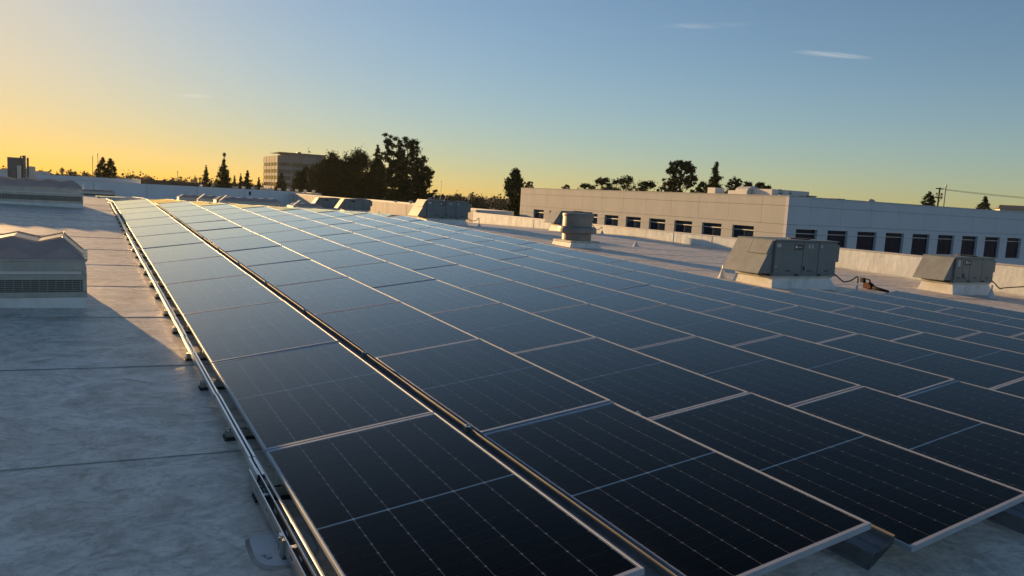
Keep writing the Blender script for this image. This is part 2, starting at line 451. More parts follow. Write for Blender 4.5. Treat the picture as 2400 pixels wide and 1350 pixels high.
# our roof: lapped membrane sheets, 2.4 m wide, running across the rows
roof = struct(MB().box(-42, 24.9, -8.0, 109.0, -9.0, -3.2).build('roof', M['bluewall']))
SHEET = 2.39
ys = [2.74 + SHEET * k for k in range(-5, 45)]
for k, y0 in enumerate(ys):
    y1 = y0 + SHEET + 0.06
    if y0 > 108.5: break
    pts = []
    cuts = [y0, y1] if not (y0 < CREST < y1) else [y0, CREST, y1]
    mb = MB()
    xs = [-42, 24.6]
    up0, up1 = 0.0042, 0.0
    vs_, fs_ = [], []
    for y in cuts:
        t = (y - y0) / (y1 - y0)
        dz = up0 * (1 - t) + up1 * t
        for x in xs:
            vs_.append((x, y, roof_z(x, y) + dz))
    for y in cuts:
        for x in xs:
            vs_.append((x, y, roof_z(x, y) - 0.25))
    nc = len(cuts)
    for i in range(nc - 1):
        a = 2 * i
        fs_.append((a, a + 1, a + 3, a + 2))
    b0 = 2 * nc
    fs_.append((0, b0, b0 + 1, 1))
    mb.add(vs_, fs_)
    s = mb.build('membrane_sheet', M['roof'], roof)
    if y0 < 30:
        q = MB()
        w = 0.004 if k % 3 else 0.008
        for xa, xb in ((-42, -20), (-20, -6), (-6, 8), (8, 24.6)):
            q.add([(xa, y0 - w, roof_z(xa, y0 - w) + 0.0025), (xb, y0 - w, roof_z(xb, y0 - w) + 0.0025), (xb, y0 + 0.002, roof_z(xb, y0) + 0.0055), (xa, y0 + 0.002, roof_z(xa, y0) + 0.0055)], [(0, 1, 2, 3)])
        q.build('lap_seam', M['seam'], s)

# ------------------------------------------------------------------ solar array
W, L, LP, PITCH = 1.134, 2.278, 2.30, 1.4580
TILT = 0.1519
STAG = [0, -0.0154, -0.0458, -0.0736, -0.1059, -0.1324, -0.1505, -0.1796, -0.1825, -0.2434, -0.2524]
def row_x(k): return (k - 1) * PITCH + (0.0285 if k > 1 else 0.0)

FH, LIPL, LIPS = 0.035, 0.012, 0.024
fm = MB()
fm.box(0, LIPL, 0, L, -FH, 0); fm.box(W - LIPL, W, 0, L, -FH, 0)
fm.box(LIPL, W - LIPL, 0, LIPS, -FH, -0.0004); fm.box(LIPL, W - LIPL, L - LIPS, L, -FH, -0.0004)
ME_FRAME = fm.mesh('frame', M['frame'])
bmx = bmesh.new(); bmx.from_mesh(ME_FRAME)
bmesh.ops.bevel(bmx, geom=bmx.edges, offset=0.0012, segments=1, affect='EDGES'); bmx.to_mesh(ME_FRAME); bmx.free()
ME_BACK = MB().box(LIPL - 0.002, W - LIPL + 0.002, LIPS - 0.002, L - LIPS + 0.002, -0.012, -0.0085).mesh('backsheet', M['back'])
ME_PANE = MB().add([(LIPL - 0.001, LIPS - 0.001, -0.003), (W - LIPL + 0.001, LIPS - 0.001, -0.003), (W - LIPL + 0.001, L - LIPS + 0.001, -0.003), (LIPL - 0.001, L - LIPS + 0.001, -0.003)], [(0, 1, 2, 3)]).mesh('glass_pane', M['glass'])
CP, CS = 0.1835, 0.1811
RP, RS = 0.0922, 0.0913
MIDGAP = 0.013
def cell_poly(x, y):
    c = 0.006
    return [(x + c, y), (x + CS - c, y), (x + CS, y + c), (x + CS, y + RS - c), (x + CS - c, y + RS), (x + c, y + RS), (x, y + RS - c), (x, y + c)]
def string_verts(col, half):
    mb = MB()
    x = W / 2 - 3 * CP + col * CP + (CP - CS) / 2
    for r in range(12):
        if half == 0: y = L / 2 - MIDGAP / 2 - (r + 1) * RP + (RP - RS) / 2
        else: y = L / 2 + MIDGAP / 2 + r * RP + (RP - RS) / 2
        mb.add([(px, py, -0.0065) for px, py in cell_poly(x, y)], [tuple(range(8))])
    return mb
ME_STRING = {(c, h): string_verts(c, h).mesh('cell_string', M['cell']) for c in range(6) for h in range(2)}
allc = MB()
for (c, h) in ME_STRING:
    s = string_verts(c, h); allc.add(s.v, s.f)
ME_ALLCELLS = allc.mesh('cells', M['cell'])

camv = Vector(CAM_LOC)
def put_panel(mw, label, detail, group='solar panels of the rooftop array'):
    root = thing('solar_panel', label, 'solar panel', group=group)
    root.matrix_world = mw
    link('frame', ME_FRAME, root); link('backsheet', ME_BACK, root); link('glass_pane', ME_PANE, root)
    if detail:
        for key, me in ME_STRING.items(): link('cell_string', me, root)
    else:
        link('cells', ME_ALLCELLS, root)
    return root

for k in range(1, 12):
    npan = 13 if k <= 8 else 4
    for n in range(npan + (4 if k <= 8 else 0)):
        beyond = n >= 13
        if not beyond:
            y = n * LP + STAG[k - 1] + 0.011
        else:
            y = CREST + 0.35 + (n - 13) * LP + 0.6 * STAG[k - 1]
        base = MFAR if beyond else MP
        jt = random.gauss(0, 0.0016); jr = random.gauss(0, 0.0016); jz = random.gauss(0, 0.0007)
        mw = base @ Matrix.Translation((row_x(k), y, jz)) @ Matrix.Rotation(-(TILT + jt), 4, 'Y') @ Matrix.Rotation(jr, 4, 'X')
        d = (mw.translation - camv).length
        rowt = 'leftmost row' if k == 1 else '%s row from the left' % ORD[k]
        if beyond:
            lab = 'solar panel in the %s, %s one past the roof ridge' % (rowt, ORD[n - 12])
        elif n == 0 and k <= 3:
            lab = 'nearest black solar panel of the %s, at its front end' % rowt
        else:
            lab = 'black solar panel in the %s, %s from the near end' % (rowt, ORD[n + 1])
        put_panel(mw, lab, d < 13.0 and not beyond)

def place(o, mtx=MP):
    o.matrix_world = mtx
    return o

# wind deflectors behind the high edge of every row
for k in range(1, 11):
    y1 = 13 * LP if k <= 7 else 4 * LP
    if k == 8: y1 = 4 * LP
    y0 = 0.03 + STAG[k - 1]
    xr = row_x(k) + W * math.cos(TILT)
    prof = [(0.250, 0.060), (0.247, 0.012), (0.165, -0.004), (0.160, -0.014), (0.095, -0.030), (0.088, -0.100), (0.066, -0.112)]
    tk = 0.0016
    outer = [(xr + a, b) for a, b in prof]
    inner = [(xr + a - tk, b - tk) for a, b in reversed(prof)]
    root = thing('wind_deflector', 'folded metal wind deflector behind the high edge of the %s panel row' % ORD[k] , 'wind deflector', group='wind deflectors between the rows')
    place(root)
    MB().extrude_y(outer + inner, y0, y1 + STAG[k - 1]).build('folded_sheet', M['deflector'], root)
    if k <= 3:
        for n in range(1, 13 if k < 3 else 5):
            yy = n * LP + STAG[k - 1] - 0.03
            c = MB().box(xr + 0.225, xr + 0.262, yy - 0.02, yy + 0.02, 0.030, 0.064)
            c.lathe([(0.009, 0.064), (0.009, 0.078), (0.005, 0.080)], xr + 0.244, yy, 8)
            c.build('clamp', M['brightsteel'], root)
# support stanchions under the high edges (seen from the near end)
for k in range(1, 5):
    xr = row_x(k) + W * math.cos(TILT)
    for n in range(0, 3):
        yy = 0.55 + n * LP + STAG[k - 1]
        root = thing('rear_stanchion', 'galvanised stanchion under the %s row, %s from its near end' % (ORD[k], ORD[n + 1]), 'stanchion', group='stanchions under the high panel edges')
        place(root)
        MB().box(xr - 0.10, xr - 0.06, yy - 0.025, yy + 0.025, -0.14, 0.115).build('post', M['galv'], root)
        MB().box(xr - 0.16, xr + 0.0, yy - 0.05, yy + 0.05, -0.147, -0.139).build('foot_plate', M['galv'], root)

# mounting feet (cross channels) along the left edge
feet_y = [0.75, 1.92, 2.99, 4.29, 5.33]
while feet_y[-1] < 29.5:
    feet_y.append(feet_y[-2] + LP)
for i, y in enumerate(feet_y):
    root = thing('mounting_foot', 'short steel channel foot poking out left of the array, %s from the near end' % ORD[min(i + 1, 28)], 'mounting foot', group='channel feet along the left edge of the array')
    root.matrix_world = MP @ Matrix.Translation((0, y, 0))
    ch = MB()
    ch.box(-0.125, 0.34, -0.030, -0.026, -0.128, -0.082); ch.box(-0.125, 0.34, 0.026, 0.030, -0.128, -0.082)
    ch.box(-0.125, 0.34, -0.026, 0.026, -0.129, -0.125)
    ch.box(-0.125, 0.34, -0.026, -0.012, -0.085, -0.0815); ch.box(-0.125, 0.34, 0.012, 0.026, -0.085, -0.0815)
    ch.build('channel', M['galv'], root)
    MB().box(-0.135, 0.35, -0.05, 0.05, -0.146, -0.1295).build('rubber_pad', M['rubber'], root)
    for xx in (-0.095, 0.005):
        MB().lathe([(0.009, -0.081), (0.009, -0.072), (0.005, -0.070)], xx, 0.0, 6).build('bolt', M['bolt'], root)
    MB().box(0.02, 0.05, -0.02, 0.02, -0.081, -0.03).build('panel_clip', M['galv'], root)

# long bright strut rail along the left edge, in lengths
joints = [2.02, 2.32, 3.75, 5.95, 11.9, 17.9, 23.9, 29.95]
for i in range(len(joints) - 1):
    y0, y1 = joints[i] + 0.004, joints[i + 1] - 0.004
    dx = (0.004 if i % 2 else 0.0); dz = (0.002 if i % 2 else 0.0)
    labs = ['bright strut rail offcut nearest the open cable tray, left of the array', 'short bright strut length next to the splice, left of the array', 'bright strut rail beside the third panel of the leftmost row', 'bright strut rail beside the shadow edge of the near skylight', 'sunlit strut rail halfway up the left edge of the array', 'glinting strut rail in the far half of the left edge', 'last strut rail before the roof ridge, left of the array']
    root = thing('strut_rail', labs[i], 'strut rail', group='strut rails along the left edge')
    place(root)
    mb = MB()
    x0 = -0.098 + dx
    mb.box(x0, x0 + 0.0025, y0, y1, -0.083 + dz, -0.042 + dz); mb.box(x0 + 0.0385, x0 + 0.041, y0, y1, -0.083 + dz, -0.042 + dz)
    mb.box(x0 + 0.0025, x0 + 0.0385, y0, y1, -0.083 + dz, -0.0805 + dz)
    mb.box(x0 + 0.0025, x0 + 0.0145, y0, y1, -0.0445 + dz, -0.042 + dz); mb.box(x0 + 0.0265, x0 + 0.0385, y0, y1, -0.0445 + dz, -0.042 + dz)
    mb.build('channel', M['brightsteel'], root, bevel=0.0)
    MB().box(x0 + 0.003, x0 + 0.038, y0 + 0.001, y1 - 0.001, -0.0795 + dz, -0.056 + dz).build('inner_web', M['darksteel'], root)
# rail bending over the ridge
root = thing('ridge_rail', 'strut rail end bent down over the roof ridge at the far left', 'strut rail')
place(root, MFAR)
MB().box(-0.10, -0.06, CREST + 0.05, CREST + 2.2, -0.085, -0.045).build('channel', M['brightsteel'], root)
MB().box(-0.13, -0.02, CREST + 0.02, CREST + 0.18, -0.10, -0.035).build('splice_plate', M['brightsteel'], root)
MB().box(-0.12, 0.20, CREST + 0.9, CREST + 0.97, -0.145, -0.09).build('cross_foot', M['darksteel'], root)

# grey conduit beside the rail
root = thing('conduit_pipe', 'thin grey metal conduit lying between the rail and the leftmost panels', 'conduit')
place(root)
MB().tube([(-0.048, y, -0.058 + 0.004 * math.sin(y * 1.3)) for y in np.linspace(-0.9, 2.6, 15)], 0.0105, 10).build('pipe', M['galv'], root, smooth=True)
MB().tube([(-0.048, 1.30, -0.0585), (-0.048, 1.39, -0.0585)], 0.0135, 10).build('coupling', M['darksteel'], root, smooth=True)

# open cable tray near the camera, with slots, on a slotted bracket
root = thing('cable_tray', 'open galvanised cable tray with slotted side, nearest the camera left of the array', 'cable tray')
place(root)
ya, yb = -1.2, 2.12
def slotted_wall(x0, x1, z0, z1):
    mb = MB()
    sl = [(y, y + 0.055) for y in np.arange(-0.95, 2.0, 0.28)]
    zs0, zs1 = z0 + 0.035, z0 + 0.050
    mb.box(x0, x1, ya, yb, z0, zs0); mb.box(x0, x1, ya, yb, zs1, z1)
    cur = ya
    for a, b in sl:
        mb.box(x0, x1, cur, a, zs0, zs1); cur = b
    mb.box(x0, x1, cur, yb, zs0, zs1)
    return mb
slotted_wall(-0.128, -0.1255, -0.122, -0.040).build('side_wall', M['galv'], root)
slotted_wall(-0.0865, -0.084, -0.122, -0.040).build('side_wall', M['galv'], root)
MB().box(-0.1255, -0.0865, ya, yb, -0.122, -0.1195).build('tray_bottom', M['darksteel'], root)
for x in (-0.1268, -0.0852):
    MB().box(x - 0.003, x + 0.003, ya, yb, -0.0399, -0.0375).build('rolled_lip', M['brightsteel'], root)
for y in (0.35, 1.1, 1.75):
    MB().box(-0.1254, -0.0866, y, y + 0.03, -0.062, -0.056).build('cross_tie', M['galv'], root)

root = thing('tray_bracket', 'slotted upright bracket clamping the cable tray above the pale patch', 'bracket')
place(root)
br = MB()
by = 1.20
br.box(-0.146, -0.142, by, by + 0.006, -0.145, -0.036); br.box(-0.146, -0.142, by + 0.030, by + 0.036, -0.145, -0.036)
br.box(-0.146, -0.142, by + 0.006, by + 0.030, -0.145, -0.122); br.box(-0.146, -0.142, by + 0.006, by + 0.030, -0.062, -0.036)
br.box(-0.142, -0.129, by, by + 0.036, -0.0385, -0.036)
br.build('slotted_plate', M['brightsteel'], root)
MB().box(-0.1415, -0.129, by - 0.028, by + 0.0, -0.145, -0.05).build('angle_leg', M['galv'], root)
bb = MB(); bb.tube([(-0.168, by + 0.018, -0.058), (-0.140, by + 0.018, -0.058)], 0.004, 8); bb.tube([(-0.155, by + 0.018, -0.058), (-0.147, by + 0.018, -0.058)], 0.009, 6)
bb.build('clamp_bolt', M['bolt'], root)
MB().box(-0.141, -0.06, by - 0.04, by + 0.05, -0.1455, -0.139).build('base_plate', M['darksteel'], root)

# pale repair patch under the bracket, rounded, with handwriting
patch_poly = [(-0.229, 1.455), (-0.248, 1.425), (-0.252, 1.31), (-0.254, 1.215), (-0.235, 1.160), (-0.202, 1.119), (-0.12, 1.112), (-0.04, 1.12), (0.004, 1.166), (0.040, 1.21), (0.051, 1.26), (0.053, 1.40), (0.037, 1.446), (0.0, 1.452)]
for _ in range(2):
    patch_poly = [q for i in range(len(patch_poly)) for q in ((0.75 * patch_poly[i][0] + 0.25 * patch_poly[(i + 1) % len(patch_poly)][0], 0.75 * patch_poly[i][1] + 0.25 * patch_poly[(i + 1) % len(patch_poly)][1]), (0.25 * patch_poly[i][0] + 0.75 * patch_poly[(i + 1) % len(patch_poly)][0], 0.25 * patch_poly[i][1] + 0.75 * patch_poly[(i + 1) % len(patch_poly)][1]))]
root = thing('membrane_patch', 'pale blue-white rounded membrane patch with a handwritten mark, under the bracket', 'roof patch')
place(root)
MB().extrude_z(patch_poly, -0.1445, -0.1415).build('top_sheet', M['patch'], root)
cxp, cyp = -0.10, 1.29
MB().extrude_z([(cxp + (x - cxp) * 1.10 - 0.008, cyp + (y - cyp) * 1.09 - 0.018) for x, y in patch_poly], -0.1475, -0.1446).build('primer_halo', M['seam'], root)
ik = MB()
def stroke(pts):
    ik.tube([(x, y, -0.1408) for x, y in pts], 0.0011, 5)
stroke([(-0.224, 1.234), (-0.213, 1.238), (-0.202, 1.234), (-0.204, 1.226), (-0.216, 1.219), (-0.210, 1.214), (-0.212, 1.205)])
stroke([(-0.219, 1.234), (-0.217, 1.222)])
e8 = []
for i in range(25):
    t = 2 * math.pi * i / 24
    e8.append((-0.191 + 0.012 * math.sin(t) - 0.002, 1.197 + 0.0065 * math.sin(2 * t) + 0.3 * 0.012 * math.sin(t)))
stroke(e8)
ik.build('handwriting', M['ink'], root)

# ------------------------------------------------------------------ skylights
def skylight(x_right, y0, label, n_per, period, height=0.83, depth=1.25, zoff=0.0, detail=True):
    zb = roof_z(x_right, y0) + zoff
    root = thing('skylight', label, 'skylight', (x_right, y0, zb), group='prismatic rooftop skylights')
    ln = n_per * period
    s = height / 0.80
    MB().box(-ln, 0, 0, depth, -0.2, 0.13 * s, top=(-ln, 0, 0.0, depth)).build('curb', M['curb'], root)
    MB().box(-ln - 0.012, 0.012, -0.012, depth + 0.012, 0.13 * s, 0.195 * s).build('lower_flange', M['mill'], root, bevel=0.004)
    MB().box(-ln + 0.01, -0.01, 0.01, depth - 0.01, 0.195 * s, 0.33 * s).build('vent_box', M['louver'], root)
    if detail:
        for i in range(6):
            z = (0.205 + 0.021 * i) * s
            MB().box(-ln + 0.02, -0.035, -0.004, 0.008, z, z + 0.006).build('louver_slat', M['mill'], root)
        lb = MB()
        for i in range(int(ln / 0.085)):
            x = -0.06 - i * 0.085
            lb.box(x, x + 0.004, -0.003, 0.009, 0.20 * s, 0.33 * s)
        lb.build('louver_mesh', M['mill'], root)['kind'] = 'stuff'
        MB().box(-0.034, 0.004, -0.008, 0.02, 0.197 * s, 0.33 * s).build('corner_post', M['mill'], root)
        MB().box(-0.004, 0.008, -0.006, depth, 0.197 * s, 0.33 * s).build('side_screen', M['mill'], root)
    MB().box(-ln - 0.010, 0.010, -0.010, depth + 0.010, 0.33 * s, 0.395 * s).build('middle_frame', M['mill'], root, bevel=0.004)
    MB().box(-ln, -0.05, -0.014, 0.004, 0.397 * s, 0.432 * s).build('drip_edge', M['whitepaint'], root)
    MB().box(-ln + 0.004, -0.004, 0.004, depth - 0.004, 0.395 * s, 0.545 * s).build('upper_box', M['mill'], root)
    if detail:
        MB().box(-0.13, -0.045, -0.006, 0.004, 0.455 * s, 0.505 * s).build('latch', M['galv'], root)
        for i in range(4):
            z = (0.56 + 0.035 * i) * s
            MB().box(-0.015, 0.02, -0.012, 0.035, z, z + 0.026).build('hinge_leaf', M['brightsteel'], root)
    MB().box(-ln - 0.014, 0.014, -0.014, depth + 0.014, 0.545 * s, 0.575 * s).build('lens_frame', M['mill'], root, bevel=0.004)
    # prismatic lens
    mb = MB()
    ze, zp, zv, za = 0.575 * s, 0.805 * s, 0.745 * s, 0.70 * s
    yf, yk = 0.20, depth - 0.20
    xs = [-(i + 0.5) * period for i in range(n_per)]
    vx = [-i * period for i in range(n_per + 1)]
    for yy, ya_, sg in ((0.0, yf, 1), (depth, yk, -1)):
        for i in range(n_per):
            xp, xa, xb = xs[i], vx[i], vx[i + 1]
            ap = (xp, yy + sg * 0.07, za)
            A, B = (xa, yy, ze), (xb, yy, ze)
            P = (xp, ya_, zp)
            VA = (xa, ya_, zv) if i > 0 else None
            VB = (xb, ya_, zv) if i < n_per - 1 else None
            mb.add([A, B, ap], [(0, 1, 2)])
            mb.add([A, ap, P] + ([VA] if VA else []), [(0, 1, 2, 3)] if VA else [(0, 1, 2)])
            mb.add([B, ap, P] + ([VB] if VB else []), [(0, 1, 2, 3)] if VB else [(0, 1, 2)])
    for i in range(n_per):
        pts = [(vx[i], zv), (xs[i], zp), (vx[i + 1], zv)]
        for j in range(2):
            (xa, z1), (xb, z2) = pts[j], pts[j + 1]
            if i == 0 and j == 0:
                mb.add([(0, 0, ze), (0, depth, ze), (xb, yk, z2), (xb, yf, z2)], [(0, 1, 2, 3)]); continue
            if i == n_per - 1 and j == 1:
                mb.add([(xb, 0, ze), (xb, depth, ze), (xa, yk, z1), (xa, yf, z1)], [(0, 1, 2, 3)]); continue
            mb.add([(xa, yf, z1), (xb, yf, z2), (xb, yk, z2), (xa, yk, z1)], [(0, 1, 2, 3)])
    lens = mb.build('prismatic_lens', M['acrylic'], root)
    if detail:
        for yy in (yf, yk):
            mb = MB()
            line = [(-0.03, yy, ze + 0.03)]
            for i in range(n_per):
                line.append((xs[i], yy, zp + 0.004))
                if i < n_per - 1: line.append((vx[i + 1], yy, zv + 0.004))
            for a, b in zip(line[:-1], line[1:]):
                mb.tube([a, b], 0.012, 6)
            mb.build('ridge_rib', M['acrylic'], lens)
    return root
skylight(-0.95, 8.14, 'big prismatic skylight nearest the camera at the left edge, with louvred base', 6, 0.50)
skylight(-0.98, 27.1, 'long prismatic skylight in the middle distance on the left, before the ridge', 8, 0.64, height=0.90, depth=1.35)
skylight(1.3, 68.0, 'small far skylight past the ridge, just right of the long middle skylight', 4, 0.62, height=0.66, detail=False)
skylight(7.6, 52.5, 'far skylight past the ridge, left of the pair before the blue wall', 5, 0.62, height=0.72, detail=False)
skylight(9.6, 46.0, 'far skylight past the ridge, right one of the overlapping pair', 6, 0.62, height=0.74, detail=False)
skylight(11.9, 45.0, 'far skylight past the ridge, just left of the two small rooftop units', 3, 0.62, height=0.62, detail=False)

# open hinged end lids of far skylights (white tilted arms)
for i, (x, y, lab) in enumerate([(5.05, 47.5, 'white tilted vent arm left of the far skylight pair'), (6.0, 45.4, 'white tilted vent arm between the far skylight pair'), (10.0, 44.4, 'white tilted vent arm left of the rightmost far skylight')]):
    z = roof_z(x, y)
    root = thing('vent_arm', lab, 'vent arm', (x, y, z), group='white vent arms by the far skylights')
    MB().add([(0, 0, .42), (.06, 0, .40), (.42, 0, .70), (.38, 0, .74), (0, .3, .42), (.06, .3, .40), (.42, .3, .70), (.38, .3, .74)], [(0, 1, 2, 3), (4, 7, 6, 5), (0, 4, 5, 1), (1, 5, 6, 2), (2, 6, 7, 3), (3, 7, 4, 0)]).build('arm', M['whitepaint'], root)
    MB().box(-0.02, .3, 0, .3, 0, .40).build('upstand', M['whitepaint'], root)

# loose panel left lying past the ridge
mw = Matrix.Translation((-0.20, 61.0, roof_z(0, 61.0) + 0.16)) @ Matrix.Rotation(math.radians(-88), 4, 'Z') @ Matrix.Rotation(0.02, 4, 'Y')
put_panel(mw, 'spare solar panel lying on blocks past the ridge beside the middle skylight', False, group='spare panels')
root = thing('panel_blocks', 'dark blocks under the spare panel past the ridge', 'support blocks', (-0.20, 61.0, roof_z(0, 61.0)))
MB().box(0.1, 0.3, -0.9, -0.2, 0, 0.11).build('block', M['darksteel'], root)
MB().box(1.7, 1.9, -0.9, -0.2, 0, 0.11).build('block', M['darksteel'], root)

# ------------------------------------------------------------------ rooftop air-conditioning units
def text_mesh(s, size, m, name='lettering'):
    cu = bpy.data.curves.new(name, 'FONT')
    cu.body = s; cu.size = size; cu.align_x = 'LEFT'; cu.extrude = 0.0008
    o = bpy.data.objects.new(name, cu); COL.objects.link(o)
    dg = bpy.context.evaluated_depsgraph_get()
    me = bpy.data.meshes.new_from_object(o.evaluated_get(dg))
    bpy.data.objects.remove(o, do_unlink=True)
    me.materials.clear(); me.materials.append(m)
    return me
ME_BRAND = text_mesh('TRANE', 0.085, M['whiteink'])

def rtu(x, y, label, w, d, h, curb_h, hood_out, big=True, detail=True, zb=None, hood_flap=True):
    z0 = roof_z(x, y) if zb is None else zb
    root = thing('rooftop_air_conditioner', label, 'air conditioner', (x, y, z0), group='packaged rooftop air conditioners')
    fl = 0.22 if big else 0.26
    MB().box(-0.14, w + fl - 0.1, -0.14, d + 0.14, -0.25, curb_h, top=(0.02, w - 0.16, 0.02, d - 0.02)).build('curb', M['curb'], root)
    MB().box(-0.01, w - 0.12, -0.012, d + 0.01, curb_h, curb_h + 0.05).build('curb_flange', M['flash'], root, bevel=0.005)
    zb_ = curb_h + 0.05
    MB().box(0.0, w, 0.0, d, zb_, zb_ + 0.075).build('base_rail', M['acpaint'], root)
    for fx in (0.34, 0.70):
        MB().box(w * fx - 0.02, w * fx + 0.13, -0.003, 0.02, zb_ + 0.012, zb_ + 0.06).build('fork_pocket', M['acdark'], root)
    zt = zb_ + h
    MB().box(0.01, w - 0.01, 0.014, d - 0.01, zb_ + 0.075, zt).build('body', M['acpaint'], root)
    # door leaves, each proud of the body
    cuts = [0.02, 0.44 * w, 0.69 * w, w - 0.02] if big else [0.02, 0.19 * w, 0.36 * w, 0.68 * w, w - 0.02]
    for i in range(len(cuts) - 1):
        dr = MB().box(cuts[i] + 0.008, cuts[i + 1] - 0.008, -0.004, 0.013, zb_ + 0.082, zt - 0.03).build('door', M['acpaint'], root, bevel=0.004)
        if detail:
            cx = (cuts[i] + cuts[i + 1]) / 2
            MB().box(cx - 0.09, cx + 0.09, -0.007, -0.0042, zb_ + 0.13, zb_ + 0.155).build('vent_slot', M['acdark'], dr)
            if i == 1:
                MB().box(cuts[i] + 0.05, cuts[i] + 0.085, -0.02, -0.0042, zb_ + 0.15, zb_ + 0.26).build('latch', M['acdark'], dr)
    for c in cuts[1:-1]:
        MB().box(c - 0.0075, c + 0.0075, 0.006, 0.0138, zb_ + 0.08, zt - 0.03).build('door_gap', M['acdark'], root)
    MB().box(-0.02, w + 0.02, -0.02, d + 0.02, zt, zt + 0.03).build('roof_cap', M['acpaint'], root, bevel=0.006)
    MB().lathe([(0.30, zt + 0.030), (0.30, zt + 0.055), (0.27, zt + 0.056)], w * 0.66, d * 0.5, 20).build('fan_guard', M['acdark'], root)
    # nameplate with emblem
    px, pz = (0.30 * w, zt - 0.19) if big else (0.24 * w, zt - 0.17)
    pl = MB().box(px, px + 0.30, -0.010, -0.0045, pz - 0.03, pz + 0.10).build('nameplate', M['plate'], root)
    if detail:
        em = MB(); em.lathe([(0.035, 0.0), (0.035, 0.0012)], 0, 0, 16)
        e = em.build('emblem', M['whiteink'], pl); e.location = (px + 0.055, -0.0105, pz + 0.045); e.rotation_euler = (math.pi / 2, 0, 0)
        t = link('lettering', ME_BRAND, pl); t.location = (px + 0.10, -0.0108, pz + 0.02); t.rotation_euler = (math.pi / 2, 0, 0); t.scale = (0.62, 0.62, 0.62)
        for (sx, sz, sw, sh) in (((0.03, -0.16, 0.14, 0.09), (0.52, -0.17, 0.05, 0.10), (0.57, -0.17, 0.05, 0.10), (0.72, -0.16, 0.06, 0.08), (0.02, -0.66, 0.07, 0.02)) if big else ((0.06, -0.24, 0.12, 0.18),)):
            MB().box(sx * w, sx * w + sw, -0.0085, -0.0045, zt + sz, zt + sz + sh).build('sticker', M['sticker'], root)
    # disconnect box on the far end
    MB().box(w + 0.002, w + 0.14, 0.05, 0.32, zb_ + 0.42 * h, zb_ + 0.92 * h).build('disconnect_box', M['acpaint'], root)
    # slanted weather hood on the left
    zh, zl = zt - 0.0, zb_ + 0.07
    hd = MB()
    A = [(0.008, 0.05, zh), (-hood_out, 0.05, zl), (0.008, 0.05, zl)]
    B = [(0.008, d - 0.02, zh), (-hood_out, d - 0.02, zl), (0.008, d - 0.02, zl)]
    sd = MB(); sd.extrude_y([(-0.001, zh - 0.03), (-hood_out + 0.03, zl + 0.0), (-0.001, zl + 0.0)], 0.055, d - 0.025)
    sd.build('hood_sides', M['acpaint'], root)
    th = 0.014
    hd.add([(0.012, 0.03, zh + th), (-hood_out - 0.02, 0.03, zl - 0.01), (-hood_out - 0.02 - th * .6, 0.03, zl - 0.01 + th), (0.0, 0.03, zh + 2 * th),
            (0.012, d, zh + th), (-hood_out - 0.02, d, zl - 0.01), (-hood_out - 0.02 - th * .6, d, zl - 0.01 + th), (0.0, d, zh + 2 * th)],
           [(0, 1, 2, 3), (4, 7, 6, 5), (0, 4, 5, 1), (1, 5, 6, 2), (2, 6, 7, 3), (3, 7, 4, 0)])
    hd.build('hood_plate', M['achood'], root)
    if hood_flap:
        hl = math.hypot(hood_out, zh - zl); nx, nz = -(zh - zl) / hl, hood_out / hl
        def onp(t, off): return (-hood_out * t + nx * off, zh + 2 * th + (zl - zh) * t + nz * off)
        def slab(y0, y1, t0, t1, o0, o1, name, m):
            q = [onp(t0, o1), onp(t1, o1), onp(t1, o0), onp(t0, o0)]
            MB().extrude_y(q, y0, y1).build(name, m, root)
        slab(0.045, d * 0.52, 0.05, 0.46, 0.004, 0.040, 'hood_flap', M['achood'])
        slab(d * 0.52 + 0.001, d * 0.52 + 0.045, 0.05, 0.46, 0.003, 0.010, 'flap_gap', M['acdark'])
    MB().box(-0.04, 0.0, 0.1, d - 0.1, curb_h + 0.05, zl + 0.0).build('hood_throat', M['acdark'], root)
    return root, z0, zb_

def whip(x, y, z0, zb_, w, lab, dx=0.45, dy=-0.35):
    """black flexible power whip from the unit down to a pipe boot"""
    pts = []
    P = [Vector((x + w, y + 0.1, z0 + zb_ + 0.10)), Vector((x + w + 0.12, y + 0.0, z0 + zb_ - 0.02)), Vector((x + w + 0.22, y - 0.12, z0 + 0.16)), Vector((x + w + 0.36, y - 0.22, z0 + 0.20)), Vector((x + w + dx, y + dy, z0 + 0.32)), Vector((x + w + dx + 0.03, y + dy, z0 + 0.14))]
    for i in range(len(P) - 1):
        a, b, c, d_ = P[max(i - 1, 0)], P[i], P[i + 1], P[min(i + 2, len(P) - 1)]
        for t in np.linspace(0, 1, 6)[:-1]:
            pts.append(0.5 * ((2 * b) + (c - a) * t + (2 * a - 5 * b + 4 * c - d_) * t * t + (-a + 3 * b - 3 * c + d_) * t ** 3))
    pts.append(P[-1])
    o = MB().tube(pts, 0.017, 8).build('power_whip', M['rubber'], smooth=True)
    tag(o, lab, 'cable', 'black power whips of the rooftop units')
    return x + w + dx + 0.03, y + dy

def boot(x, y, lab, h=0.30, r=0.10, pipe=0.10):
    z = roof_z(x, y)
    root = thing('pipe_boot', lab, 'pipe boot', (x, y, z), group='white conical pipe boots on the roof')
    MB().lathe([(r * 1.5, 0.0), (r * 1.3, 0.01), (r, 0.03), (0.032, h)], 0, 0, 18).build('cone', M['curb'], root, smooth=True)
    MB().lathe([(0.022, h - 0.01), (0.022, h + pipe)], 0, 0, 10).build('pipe', M['galv'], root)
    return root

